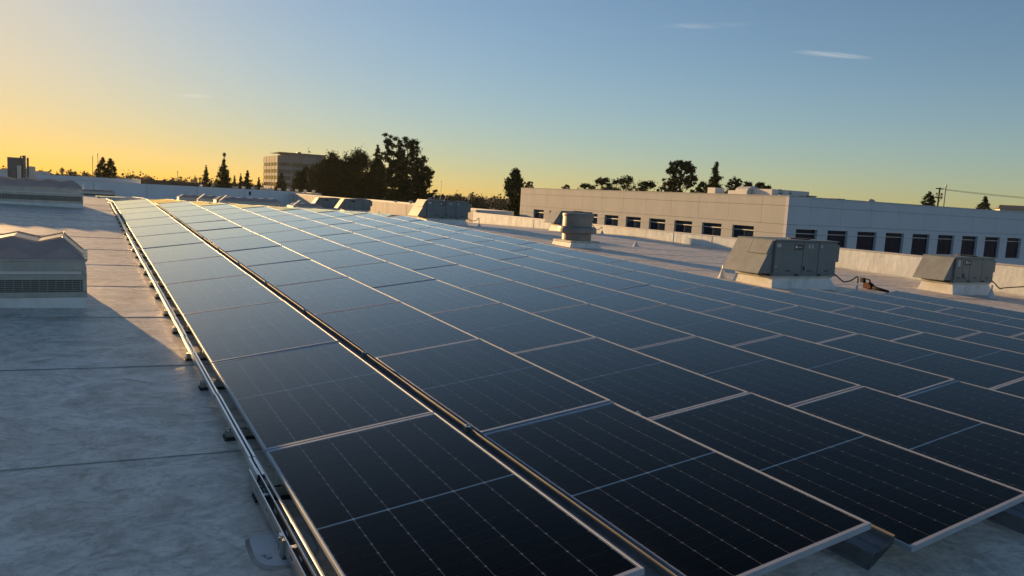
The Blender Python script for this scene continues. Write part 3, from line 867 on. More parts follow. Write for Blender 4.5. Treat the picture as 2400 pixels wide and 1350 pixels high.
r4, z4, b4 = rtu(14.17, 11.28, 'large grey air conditioner with slanted hood, nearest one on the right', 2.34, 1.26, 0.90, 0.24, 0.46)
bx, by_ = whip(14.17, 11.28, z4, b4, 2.34, 'black cable looping from the largest right-hand air conditioner')
boot(bx, by_, 'white pipe boot at the end of the large unit\'s cable', h=0.10, r=0.05, pipe=0.08)
boot(14.12, 12.96, 'white cone boot left of the large unit\'s hood', h=0.26, r=0.10)
r5, z5, b5 = rtu(20.95, 10.76, 'smaller grey air conditioner with wide hood at the right edge, before the cream parapet', 1.98, 0.98, 0.72, 0.28, 0.40, big=False, hood_flap=False)
bx, by_ = whip(20.95, 10.76, z5, b5, 1.98, 'black cable hanging off the air conditioner at the right edge', dx=0.55, dy=-0.95)
boot(bx, by_, 'rightmost white pipe boot, past the right-edge air conditioner', h=0.16, r=0.08)
boot(21.75, 10.1, 'white cone boot in front of the right-edge air conditioner', h=0.22, r=0.10, pipe=0.16)
rtu(13.82, 33.0, 'grey air conditioner with golden lit hood beyond the array, before the dark trees', 2.26, 1.30, 0.87, 0.16, 0.46, zb=0.27)
bx, by_ = whip(13.82, 33.0, 0.27, 0.2, 2.26, 'thin cable loop beside the air conditioner beyond the array', dx=0.42)
boot(bx, by_, 'small pale pipe boot beside the air conditioner beyond the array', h=0.14, r=0.10)
rtu(21.2, 32.3, 'air conditioner half hidden behind the round exhaust fan', 2.0, 1.0, 0.70, 0.30, 0.42, big=False, hood_flap=False)
bx, by_ = whip(21.2, 32.3, roof_z(21.2, 32.3), 0.35, 2.0, 'thin cable loop right of the exhaust fan', dx=0.42)
boot(bx, by_, 'small pale pipe boot right of the exhaust fan', h=0.18, r=0.10)
rtu(15.9, 53.7, 'right one of the two small far air conditioners by the far parapet', 2.0, 1.0, 0.78, 0.30, 0.48, big=False, hood_flap=False, detail=False)
rtu(15.3, 58.6, 'left one of the two small far air conditioners by the far parapet', 2.0, 1.0, 0.78, 0.30, 0.48, big=False, hood_flap=False, detail=False)
boot(18.89, 22.86, 'small white cone boot alone on the roof right of the exhaust fan', h=0.2, r=0.11, pipe=0.03)
boot(18.4, 53.2, 'tiny pale pipe boot right of the far pair of air conditioners', h=0.3, r=0.14)

# round exhaust fan
fx, fy = 15.0, 21.45
fz = roof_z(fx, fy)
root = thing('exhaust_fan', 'round grey exhaust fan with wide ring on a pale square base', 'exhaust fan', (fx, fy, fz))
MB().box(-0.72, 0.72, -0.66, 0.66, -0.1, 0.16, top=(-0.62, 0.62, -0.60, 0.60)).build('curb', M['curb'], root)
MB().box(-0.64, 0.64, -0.62, 0.62, 0.16, 0.235).build('base_cap', M['flash'], root, bevel=0.012)
MB().lathe([(0.54, 0.235), (0.54, 0.50)], 0, 0, 40).build('throat', M['fanmetal'], root, smooth=False)
MB().lathe([(0.56, 0.49), (0.70, 0.50), (0.72, 0.53), (0.72, 0.64), (0.69, 0.72), (0.60, 0.745), (0.55, 0.745)], 0, 0, 40).build('wind_band', M['fanmetal'], root)
MB().lathe([(0.545, 0.745), (0.545, 1.10), (0.565, 1.105), (0.57, 1.17), (0.555, 1.205), (0.48, 1.225), (0.05, 1.235)], 0, 0, 40).build('motor_cover', M['fanmetal'], root)
for k in range(5):
    a = math.radians(190 + k * 40)
    MB().lathe([(0.012, 0.42), (0.012, 0.435)], 0.545 * math.cos(a), 0.545 * math.sin(a), 8).build('rivet', M['bolt'], root)
for k in range(4):
    MB().box(-0.45 + 0.28 * k, -0.42 + 0.28 * k, -0.628, -0.618, 0.185, 0.21).build('fastener', M['acdark'], root)

# cordless blower left on the roof
bz = roof_z(18.0, 11.2)
root = thing('leaf_blower', 'red and black cordless leaf blower lying on the roof between the two near units', 'leaf blower', (18.12, 11.42, bz), math.radians(-101))
bd = MB()
bd.extrude_y([(-0.13, 0.03), (0.10, 0.01), (0.17, 0.06), (0.16, 0.13), (0.06, 0.19), (-0.10, 0.18), (-0.16, 0.10)], -0.075, 0.075)
bd.build('motor_body', M['red'], root, bevel=0.015)
MB().tube([(0.14, 0, 0.085), (0.32, 0, 0.062), (0.74, 0, 0.036)], 0.062, 14, r1=0.030).build('nozzle_tube', M['blackplastic'], root, smooth=True)
MB().tube([(0.06, 0, 0.17), (0.02, 0, 0.265), (-0.10, 0, 0.285), (-0.20, 0, 0.245), (-0.17, 0, 0.14)], 0.022, 8).build('handle', M['blackplastic'], root, smooth=True)
MB().box(-0.29, -0.15, -0.05, 0.05, 0.17, 0.30, top=(-0.31, -0.17, -0.045, 0.045)).build('battery_pack', M['blackplastic'], root, bevel=0.012)

# ------------------------------------------------------------------ parapets of our roof
def yz_wall(name, x0, x1, y0, y1, ztop, m, label, coping=True, seg=None):
    root = thing(name, label, 'parapet wall', (x0, y0, 0))
    w = MB()
    ny = max(2, int((y1 - y0) / 4))
    w.box(0, x1 - x0, 0, y1 - y0, -9, ztop).build('wall', m, root)
    if coping:
        MB().box(-0.03, x1 - x0 + 0.03, 0, y1 - y0, ztop, ztop + 0.035).build('coping', M['coping'], root)
    if seg:
        for yy in seg:
            MB().box(-0.012, -0.001, yy - y0 - 0.015, yy - y0 + 0.015, -3, ztop - 0.02).build('sheet_lap', m, root)
    return root
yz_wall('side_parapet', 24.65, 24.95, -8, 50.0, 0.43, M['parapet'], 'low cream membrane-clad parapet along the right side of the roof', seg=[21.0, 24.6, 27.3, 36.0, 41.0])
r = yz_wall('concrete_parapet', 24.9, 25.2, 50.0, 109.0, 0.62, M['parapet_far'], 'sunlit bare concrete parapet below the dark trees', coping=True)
for yy in np.arange(54, 108, 5.2):
    MB().box(-0.006, -0.001, yy - 50 - 0.02, yy - 50 + 0.02, -3, 0.60).build('panel_joint', M['joint'], r)
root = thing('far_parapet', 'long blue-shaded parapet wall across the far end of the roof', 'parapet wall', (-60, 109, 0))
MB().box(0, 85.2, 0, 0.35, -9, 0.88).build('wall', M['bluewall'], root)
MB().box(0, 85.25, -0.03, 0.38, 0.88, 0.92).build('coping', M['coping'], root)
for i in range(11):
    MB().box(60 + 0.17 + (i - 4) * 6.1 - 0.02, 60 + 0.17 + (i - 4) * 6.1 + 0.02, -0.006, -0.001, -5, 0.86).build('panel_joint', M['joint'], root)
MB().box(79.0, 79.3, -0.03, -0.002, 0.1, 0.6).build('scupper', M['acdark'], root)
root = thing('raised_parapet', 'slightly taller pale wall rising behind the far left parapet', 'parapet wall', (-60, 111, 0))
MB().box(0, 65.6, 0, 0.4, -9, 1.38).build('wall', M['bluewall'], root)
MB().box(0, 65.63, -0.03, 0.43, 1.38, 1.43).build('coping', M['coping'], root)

# ------------------------------------------------------------------ tan tilt-up building on the right
BX, BY, BT = 50.0, 42.75, 3.08
bld = thing('tilt_up_building', 'long tan and blue-shaded building with a row of dark windows on the right', 'building', (BX, BY, 0))
LEN_Y, LEN_X = 45.0, 60.0
PITCH_B = 3.92
WT, WB = 0.40, -1.75           # window top / bottom
# core, set back 0.28 m behind the facade pieces so that openings have reveals
MB().box(0.30, LEN_X, 0.30, LEN_Y, -9, BT - 0.30).build('core', M['stucco'], bld)
def face_pieces(axis, n, first, wwin, off):
    """axis 'y': facade x=0 running along y; axis 'x': facade y=0 running along x"""
    J = 0.022
    levels = [(2.30 + J / 2, BT), (0.76 + J / 2, 2.30 - J / 2), (WT, 0.76 - J / 2)]
    def bx(a0, a1, z0, z1, d0=0.0, d1=0.30, name='wall_panel', m=None, parent=bld):
        mb = MB()
        if axis == 'y': mb.box(d0, d1, a0, a1, z0, z1)
        else: mb.box(a0, a1, d0, d1, z0, z1)
        return mb.build(name, m or (M['stucco'] if axis == 'y' else M['shadeblue']), parent)
    length = LEN_Y if axis == 'y' else LEN_X
    a_start = 0.0 if axis == 'x' else 0.301
    edges = [a_start] + [first + i * PITCH_B for i in range(n)] + [length]
    # coping band (continuous) and two panel courses with recessed joints
    bx(a_start, length, 2.95, BT, name='top_band')
    for i in range(len(edges) - 1):
        a0, a1 = edges[i] + J / 2, edges[i + 1] - J / 2
        if i == 0: a0 = edges[0]
        bx(a0, a1, 2.30 + J / 2, 2.95 - 0.006)
        bx(a0, a1, 0.76 + J / 2, 2.30 - J / 2)
    bx(a_start, length, WT, 0.76 - J / 2, name='lintel_band')
    # piers and windows
    cur = a_start
    wins = []
    for i in range(n + 1):
        c = first - PITCH_B / 2 + i * PITCH_B + off
        w0, w1 = c - wwin / 2, c + wwin / 2
        if w0 < a_start + 0.3 or w1 > length - 0.2: continue
        bx(cur, w0, 0.0 + J / 2 - 0.04, WT - 0.001, name='pier'); bx(cur, w0, WB, -0.04 - J / 2, name='pier')
        cur = w1; wins.append((w0, w1))
    bx(cur, length, 0.0 + J / 2 - 0.04, WT - 0.001, name='pier'); bx(cur, length, WB, -0.04 - J / 2, name='pier')
    bx(a_start, length, -9, WB - 0.001, name='plinth')
    for w0, w1 in wins:
        fr = bx(w0, w1, WB, WT - 0.002, d0=0.255, d1=0.297, name='window', m=M['acdark'])
        mb = MB()
        for (p0, p1) in ((WB + 0.06, 0.00), (0.06, WT - 0.05)):
            if axis == 'y': mb.box(0.235, 0.25, w0 + 0.05, w1 - 0.05, p0, p1)
            else: mb.box(w0 + 0.05, w1 - 0.05, 0.235, 0.25, p0, p1)
        mb.build('pane', M['winglass'], fr)
        bx(w0, w1, 0.0, 0.062, d0=0.21, d1=0.254, name='mullion', m=M['winframe'], parent=fr)
        bx(w0, w1, WB, WB + 0.06, d0=0.20, d1=0.254, name='sill', m=M['winframe'], parent=fr)
        bx((w0 + w1) / 2 - 0.02, (w0 + w1) / 2 + 0.02, WB + 0.06, 0.0, d0=0.23, d1=0.254, name='centre_mullion', m=M['acdark'], parent=fr)
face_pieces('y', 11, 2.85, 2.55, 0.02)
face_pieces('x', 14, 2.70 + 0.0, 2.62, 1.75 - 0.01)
MB().box(-0.04, LEN_X, -0.04, LEN_Y, BT, BT + 0.05).build('roof_edge', M['stucco'], bld)

def rooftop_box(name, x0, x1, y0, y1, z1, m, lab, cat, z0=BT + 0.05, dome=False):
    root = thing(name, lab, cat, ((x0 + x1) / 2, (y0 + y1) / 2, z0))
    hx, hy, h = (x1 - x0) / 2, (y1 - y0) / 2, z1 - z0
    MB().box(-hx, hx, -hy, hy, 0, h).build('casing', m, root, bevel=0.03)
    MB().box(-hx - 0.08, hx + 0.08, -hy - 0.08, hy + 0.08, 0, 0.12).build('base', m, root)
    if dome:
        MB().extrude_y([(-hx * 0.9 + hx * 0.9 * (1 - math.cos(a)), h + 0.45 * math.sin(a)) for a in np.linspace(0, math.pi, 12)], -hy * 0.95, hy * 0.3).build('duct_elbow', m, root)
    return root
rooftop_box('rooftop_vent', 57.3, 58.6, 59.1, 60.3, 3.95, M['whitepaint'], 'small white box vent on the tan building roof', 'roof vent')
rooftop_box('duct_housing', 57.6, 59.6, 54.9, 57.6, 3.72, M['whitepaint'], 'white duct housing with curved elbow on the tan building roof', 'duct housing', dome=True)
rooftop_box('cooling_unit', 58.2, 63.5, 52.2, 54.8, 3.95, M['whitepaint'], 'long white rooftop unit right of the curved duct', 'rooftop unit')
rooftop_box('low_unit', 58.6, 60.5, 51.3, 52.1, 3.42, M['coping'], 'low grey rooftop box right of the long white unit', 'rooftop unit')
def dish(x, y, z, r, lab):
    root = thing('satellite_dish', lab, 'satellite dish', (x, y, BT + 0.05), group='dishes on the tan building')
    MB().lathe([(0.03, 0.0), (0.03, z)], 0, 0, 8).build('post', M['galv'], root)
    d = MB().lathe([(0.01, 0.0), (r * 0.6, 0.05), (r, 0.16), (r, 0.18), (r * 0.6, 0.07), (0.01, 0.02)], 0, 0, 20).build('reflector', M['mill'], root, smooth=True)
    d.location = (0, 0, z); d.rotation_euler = (math.radians(75), 0, math.radians(-25))
dish(58.0, 51.1, 0.48, 0.30, 'larger grey satellite dish on the tan building roof')
dish(58.0, 49.9, 0.45, 0.20, 'small satellite dish on a post by the tan building corner')
def lowstack(x0, n, lab):
    root = thing('roof_hatch', lab, 'roof equipment', (x0, 52.0, BT + 0.05), group='low equipment on the shaded wing')
    for i in range(n):
        MB().box(i * 1.15, i * 1.15 + 0.95, 0, 0.9, 0, 0.20 + 0.09 * (i % 3)).build('lid', M['coping'], root)
        MB().box(i * 1.15 - 0.1, i * 1.15 + 1.05, -0.1, 1.0, 0.20 + 0.09 * (i % 3), 0.26 + 0.09 * (i % 3)).build('cover', M['barnroof'], root)
lowstack(61.0, 4, 'row of low brown-lidded hatches on the shaded wing roof')
lowstack(66.4, 2, 'pair of low hatches at the end of the row on the shaded wing')
root = thing('roof_ventilator', 'small half-round ventilator on the shaded wing roof edge', 'ventilator', (70.2, 50.0, BT + 0.05))
MB().lathe([(0.45, 0), (0.45, 0.1), (0.40, 0.28), (0.25, 0.42), (0.02, 0.48)], 0, 0, 18).build('dome', M['coping'], root, smooth=True)
MB().lathe([(0.5, 0), (0.5, 0.05)], 0, 0, 18).build('rim', M['coping'], root)

# ------------------------------------------------------------------ neighbouring roofs and far buildings
def simple_building(name, x0, x1, y0, y1, ztop, mw_, mr_, lab, win=False, parap=0.35):
    root = thing(name, lab, 'building', ((x0 + x1) / 2, y0, -9))
    hx = (x1 - x0) / 2; dy = y1 - y0; h = ztop + 9
    MB().box(-hx, hx, 0, dy, 0, h - parap).build('wall', mw_, root)
    MB().box(-hx + 0.25, hx - 0.25, 0.25, dy - 0.25, h - parap, h - parap + 0.04).build('roof', mr_, root)
    p = MB(); p.box(-hx, hx, 0, 0.25, h - parap, h); p.box(-hx, hx, dy - 0.25, dy, h - parap, h)
    p.box(-hx, -hx + 0.25, 0.25, dy - 0.25, h - parap, h); p.box(hx - 0.25, hx, 0.25, dy - 0.25, h - parap, h)
    p.build('parapet', mw_, root)
    if win:
        n = int(2 * hx / 5)
        for i in range(n):
            cx = -hx + (i + 0.5) * 2 * hx / n
            f = MB().box(cx - 1.2, cx + 1.2, -0.04, -0.002, h - 4.6, h - 2.6).build('window', M['winframe'], root)
            MB().box(cx - 1.1, cx + 1.1, -0.06, -0.042, h - 4.5, h - 2.7).build('pane', M['winglass'], f)
    return root
simple_building('neighbour_building', 27.5, 49.5, 88.5, 150, -0.1, M['bluewall'], M['roof_far'], 'lower grey flat roof between the concrete parapet and the tan building', parap=0.25)
for i, (x, y) in enumerate([(47.0, 97.0), (44.5, 99.0), (42.0, 98.0), (47.5, 108.0), (44.0, 112.0), (38.5, 104.0)]):
    root = thing('roof_vent', 'small roof vent on the lower grey roof, %s from the tan building' % ORD[6 - i] if i < 5 else 'small roof vent on the lower grey roof nearest the concrete parapet', 'roof vent', (x, y, -0.32), group='vents on the lower grey roof')
    MB().lathe([(0.16, 0), (0.16, 0.5), (0.28, 0.52), (0.28, 0.66), (0.1, 0.72)], 0, 0, 12).build('cowl', M['whitepaint'], root)
    MB().box(-0.35, 0.35, -0.35, 0.35, 0, 0.12).build('curb', M['curb'], root)
simple_building('brown_warehouse', 11.0, 25.0, 203, 240, 1.25, M['brownwall'], M['roof_far'], 'long dark brown warehouse roof beyond the far parapet')
simple_building('pink_warehouse', 23.8, 36.0, 196, 202, 0.75, M['stucco'], M['roof_far'], 'small sunlit pinkish building right of the brown warehouse')
simple_building('low_shed', 28.0, 46.0, 172, 190, 0.35, M['whitepaint'], M['roof_far'], 'low white-roofed shed below the small conifers')
for i in range(9):
    root = thing('roof_turbine', 'small white roof turbine on the low shed, %s from the left' % ORD[i + 1], 'roof vent', (29.5 + i * 1.9, 173.5, 0.3), group='turbine vents on the low shed')
    MB().lathe([(0.22, -0.3), (0.22, 0.25), (0.36, 0.3), (0.42, 0.5), (0.3, 0.68), (0.05, 0.74)], 0, 0, 12).build('turbine_head', M['whitepaint'], root, smooth=True)

# six-storey office block
OX, OY, OT = 91.3, 430.0, 17.8
off = thing('office_block', 'tall grey office block with ribbon windows behind the dark trees', 'building', (OX, OY, 0))
OW, OD = 36.0, 37.0
MB().box(0.3, OW, 0.3, OD, -9, OT - 0.4).build('core', M['concrete'], off)
floors = [(14.02, 12.15), (10.35, 8.35), (6.80, 4.75), (3.20, 1.15), (-0.4, -2.4), (-4.0, -6.0)]
prev = OT
for t, b in floors:
    MB().box(0, OW, 0, 0.3, t, prev).build('spandrel', M['concrete'], off)
    MB().box(0, 0.3, 0.301, OD, t, prev).build('spandrel', M['concrete'], off)
    prev = b
MB().box(0, OW, 0, 0.3, -9, prev).build('spandrel', M['concrete'], off)
MB().box(0, 0.3, 0.301, OD, -9, prev).build('spandrel', M['concrete'], off)
for fi, (t, b) in enumerate(floors):
    for i in range(5):
        x0 = 0.45 + i * 7.2
        wdw = MB().box(x0, x0 + 6.7, 0.16, 0.28, b, t).build('window_band', M['winglass'], off)
        if fi > 0:
            for j in range(11):
                MB().box(x0 + 0.3 + j * 0.6, x0 + 0.45 + j * 0.6, 0.08, 0.159, b, t).build('mullion', M['concrete'], wdw)
    for i in range(5):
        y0 = 0.6 + i * 7.3
        MB().box(0.16, 0.28, y0, y0 + 6.8, b, t).build('window_band', M['winglass'], off)
for i in range(6):
    MB().box(i * 7.2 - 0.25 + 0.25, i * 7.2 + 0.45, -0.06, 0.0 - 0.001, -9, OT - 0.2).build('pier', M['concrete'], off)
    MB().box(-0.12, -0.001, i * 7.3, i * 7.3 + 0.35, -9, OT - 0.2).build('pier', M['concrete'], off)
MB().box(5.4, 27.0, 3, 22, OT - 0.4, OT + 1.6).build('penthouse', M['concrete'], off)
MB().box(0.6, 28.8, 1.0, 24, OT + 1.6, OT + 1.85).build('canopy_roof', M['concrete'], off)
MB().box(12.0, 14.0, 6, 8, OT + 1.85, OT + 2.7).build('plant_box', M['plantgrey'], off)
root = thing('flagpole', 'flagpole with small flag on the office block roof', 'flagpole', (108.5, 433, OT + 1.85))
MB().tube([(0, 0, 0), (0, 0, 3.6)], 0.09, 8).build('pole', M['galv'], root)
MB().add([(0.1, 0, 1.5), (0.6, 0.1, 1.75), (1.2, -0.1, 1.3), (1.2, -0.1, 0.7), (0.6, 0.1, 1.1), (0.1, 0, 0.9)], [(0, 1, 4, 5), (1, 2, 3, 4)]).build('flag', M['red'], root)

# ------------------------------------------------------------------ grey plant machinery on the far left of the roof
root = thing('dust_collector', 'tall grey dust collector with pipes and green drum at the far left', 'machinery', (-5.9, 66.5, -0.85))
def pb(name, x0, x1, y0, y1, z0, z1, m='plantgrey'):
    return MB().box(x0, x1, y0, y1, z0, z1).build(name, M[m], root, bevel=0.02)
pb('tall_cabinet', 0.0, 0.98, 0.3, 1.4, 0, 3.52)
pb('side_cabinet', 0.28, 0.58, 0.1, 0.298, 0, 2.7)
pb('door_panel', 0.60, 0.90, 0.12, 0.298, 0.3, 2.95, 'mill')
pb('right_cabinet', 1.30, 1.75, 0.1, 1.0, 0.6, 2.92, 'mill')
pb('pipe_block', 1.25, 1.95, 0.2, 1.0, 0, 1.3)
MB().tube([(0.86, 0.1, 3.3), (0.86, 0.1, 3.62), (1.05, 0.1, 3.62)], 0.05, 8).build('elbow', M['plantgrey'], root)
MB().lathe([(0.10, 0.2), (0.10, 3.7)], 1.09, 0.1, 12).build('stack', M['plantgrey'], root)
MB().lathe([(0.07, 0.2), (0.07, 3.55)], 1.31, 0.1, 12).build('stack', M['plantgrey'], root)
MB().tube([(0.15, -0.1, 0.75), (1.0, 0.0, 1.95)], 0.035, 8).build('brace', M['mill'], root)
MB().tube([(1.3, -0.05, 1.8), (1.75, -0.05, 1.2)], 0.035, 8).build('brace', M['mill'], root)
MB().lathe([(0.42, 0.5), (0.42, 0.95), (0.36, 1.15), (0.22, 1.28), (0.02, 1.34)], 0.62, -0.4, 20).build('drum', M['green'], root, smooth=True)
pb('motor', 1.55, 1.75, -0.1, 0.1, 1.2, 1.5, 'acdark')

# ------------------------------------------------------------------ trees
def leaf_cloud(centers, radii, counts, size, flat=0.8):
    """many small leaf clumps: triangles scattered through ellipsoids, denser to the outside"""
    V = []
    for c, r, n in zip(centers, radii, counts):
        d = RNG.normal(size=(n, 3)); d /= np.linalg.norm(d, axis=1)[:, None]
        rad = np.minimum(np.abs(RNG.normal(0.0, 0.62, n)) + 0.12 * RNG.random(n), 1.9)
        p = np.array(c) + d * rad[:, None] * np.array([r, r, r * flat])
        a = RNG.normal(size=(n, 3)); a /= np.linalg.norm(a, axis=1)[:, None]
        b = np.cross(a, RNG.normal(size=(n, 3))); b /= np.linalg.norm(b, axis=1)[:, None]
        s = size * (0.6 + 0.8 * RNG.random(n))[:, None]
        V.append(np.stack([p - a * s * 0.6 - b * s * 0.35, p + a * s * 0.6 - b * s * 0.2, p + b * s * 0.7], 1))
    return np.concatenate(V).reshape(-1, 3)

def tri_mesh(name, V, m):
    n = len(V) // 3
    me = bpy.data.meshes.new(name)
    me.vertices.add(len(V)); me.vertices.foreach_set('co', V.astype(np.float32).ravel())
    me.loops.add(len(V)); me.loops.foreach_set('vertex_index', np.arange(len(V), dtype=np.int32))
    me.polygons.add(n); me.polygons.foreach_set('loop_start', np.arange(0, len(V), 3, dtype=np.int32))
    me.update(calc_edges=True)
    me.materials.append(m)
    return me

def tree(kind, x, y, ztop, r, label, group=None, zb=-9.0, dens=1.0):
    root = thing({'con': 'conifer_tree', 'pine': 'pine_tree', 'big': 'pine_tree', 'tall': 'evergreen_tree', 'euc': 'eucalyptus_tree', 'cone': 'conifer_tree'}.get(kind, 'broadleaf_tree'), label, 'tree', (x, y, zb), group=group)
    H = ztop - zb
    C, R, N = [], [], []
    tr = MB()
    lm = 'leaf_dark'
    leaf = 0.12 + 0.026 * r
    def limb(p0, p1, r0):
        mid = (Vector(p0) + Vector(p1)) / 2 + Vector((random.uniform(-.1, .1) * r, random.uniform(-.1, .1) * r, random.uniform(0, .12) * r))
        tr.tube([p0, mid, p1], r0, 6, r1=r0 * 0.3)
    lean = [(random.uniform(-.05, .05) * r, random.uniform(-.05, .05) * r) for _ in range(6)]
    tr.tube([(lean[i][0], lean[i][1], H * i / 6 * (0.97)) for i in range(6)], 0.05 * r + 0.14, 8, r1=0.05)
    if kind in ('con', 'cone'):
        z0 = H * 0.30 if kind == 'con' else H * 0.15
        vis = min(H - z0, 7 * r)
        cone = 5.0 * r if r < 1.2 else 2.9 * r
        z0 = H - vis
        nl = int(20 + 3 * r)
        for i in range(nl):
            t = i / (nl - 1)
            z = z0 + (vis - 0.10 * r) * t
            f = min(1.0, (1 - t) * vis / cone)
            rr = r * (f ** 0.85) * random.uniform(0.72, 1.12) + 0.03 * r
            nb = max(3, int(11 * f + 3))
            for k in range(nb):
                a = random.uniform(0, 6.283); q = rr * random.uniform(0.15, 1.0)
                p = (q * math.cos(a), q * math.sin(a), z - 0.12 * q + random.uniform(-.2, .2) * r * .5)
                C.append(p); R.append(0.20 * r * f + 0.10 * r); N.append(int(75 * dens))
                if k < 3: limb((0, 0, z), p, 0.03 + 0.015 * r)
    elif kind in ('pine', 'pair'):
        vis = min(H * 0.8, 5.5 * r)
        z0 = H - vis
        nl = int(16 + 3 * r)
        for i in range(nl):
            t = i / (nl - 1)
            z = z0 + (vis - 0.15 * r) * t
            prof = min(1.0, 2.1 * (1 - t) ** 0.6) * (0.88 + 0.14 * math.sin(9 * t + x))
            nb = max(4, int(10 * prof + 2))
            for k in range(nb):
                a = random.uniform(0, 6.283); q = r * prof * math.sqrt(random.uniform(0.05, 1.0))
                p = (q * math.cos(a), q * math.sin(a), z + 0.10 * q + random.uniform(-.25, .25) * r * .6)
                if random.random() < 0.08: continue
                C.append(p); R.append(random.uniform(0.15, 0.27) * r); N.append(int(85 * dens))
                if k < 2: limb((0, 0, z - 0.3 * q), p, 0.03 + 0.02 * r)
    elif kind == 'big':
        lm = 'leaf_dark'
        # several leaders: (offset across, top height below the tip in r, half width)
        ext = Vector((0.87, -0.48, 0)).normalized()
        def P(u, v, z): return (ext.x * u - ext.y * v, ext.y * u + ext.x * v, z)
        leaders = [(-0.50, 0.00, 0.26), (-0.22, 0.10, 0.30), (0.12, 0.08, 0.34), (0.34, 0.14, 0.28), (0.58, 0.62, 0.26), (-0.78, 0.70, 0.22), (0.80, 0.95, 0.20), (-0.1, 0.55, 0.5), (0.3, 1.0, 0.5), (-0.5, 1.1, 0.45), (0.1, 1.6, 0.65), (-0.3, 1.9, 0.6), (0.45, 1.9, 0.45)]
        for u0, dz, sw in leaders:
            zt = H - dz * r
            ln = 1.9 * r
            for i in range(16):
                t = i / 15
                z = zt - ln * t
                spread = r * sw * (0.28 + 0.85 * min(1, t * 1.6))
                for k in range(4):
                    if random.random() < 0.13: continue
                    u = r * u0 * (1 - 0.25 * t) + random.uniform(-1, 1) * spread
                    C.append(P(u, random.gauss(0, 0.32) * r, z + random.uniform(-.08, .08) * r)); R.append(random.uniform(0.055, 0.115) * r); N.append(int(75 * dens))
            limb(P(0, 0, H * 0.3), P(r * u0 * 0.95, 0, zt - 0.3), 0.2)
        for zz, u1, rise in ((H - 2.15 * r, 1.08, 0.55), (H - 1.5 * r, 0.98, 0.5), (H - 2.6 * r, 0.98, 0.2)):
            for i in range(16):
                t = i / 15
                C.append(P(r * (0.4 + (u1 - 0.4) * t), random.uniform(-.1, .1) * r, zz + rise * r * t + random.uniform(-.05, .05) * r)); R.append(0.085 * r * (1.15 - 0.75 * t)); N.append(int(75 * dens))
            limb(P(0, 0, zz - 0.3 * r), P(r * u1, 0, zz + rise * r), 0.14)
    elif kind == 'tall':
        for i in range(26):
            t = i / 25
            z = H * 0.30 + (H * 0.68) * t
            prof = (1 - t) ** 0.6 * (0.75 + 0.35 * math.sin(t * 9)) + 0.10
            for k in range(6):
                a = random.uniform(0, 6.283); q = r * min(1, prof) * random.uniform(0.35, 1.0)
                C.append((q * math.cos(a), q * math.sin(a), z)); R.append(0.26 * r * (1.15 - 0.5 * t)); N.append(int(110 * dens))
                if k == 0: limb((0, 0, z - .4), C[-1], 0.07)
    elif kind == 'euc':
        lm = 'leaf_olive'
        for i in range(260):
            a = random.uniform(0, 6.283); t = random.uniform(0, 1)
            lobe = 0.82 + 0.2 * math.sin(3 * a) + 0.1 * math.sin(5 * a + 1)
            prof = math.sqrt(max(0.0, 1 - ((t - 0.46) / 0.56) ** 2)) * lobe
            q = r * prof * random.uniform(0.45, 1.0)
            z = H * 0.48 + H * 0.50 * t - 0.06 * q
            p = (q * math.cos(a), q * math.sin(a), z)
            C.append(p); R.append(random.uniform(0.06, 0.12) * r); N.append(int(52 * dens))
            if i % 6 == 0: limb((0, 0, H * (0.35 + 0.4 * t)), p, 0.09)
    else:  # round / small
        lm = 'leaf_olive' if random.random() < 0.4 else 'leaf_dark'
        for i in range(int(80 if kind == 'round' else 40)):
            a = random.uniform(0, 6.283); t = random.uniform(0, 1)
            dome = math.sqrt(max(0.0, 1 - ((t - 0.58) / (0.46 if t > 0.58 else 0.75)) ** 2)) * (0.85 + 0.2 * math.sin(3 * a + x))
            q = r * dome * math.sqrt(random.uniform(0.02, 1.0))
            z = H - 2.4 * r * (1 - t) - 0.15 * r
            p = (q * math.cos(a), q * math.sin(a), z)
            C.append(p); R.append(random.uniform(0.12, 0.24) * r); N.append(int(75 * dens))
            if i % 8 == 0: limb((0, 0, H - 2.6 * r), p, 0.06)
    tr.build('trunk', M['bark'], root)
    N = [int(k * 1.7) for k in N]
    link('crown', tri_mesh('crown', leaf_cloud(C, R, N, leaf), M[lm]), root)
    return root

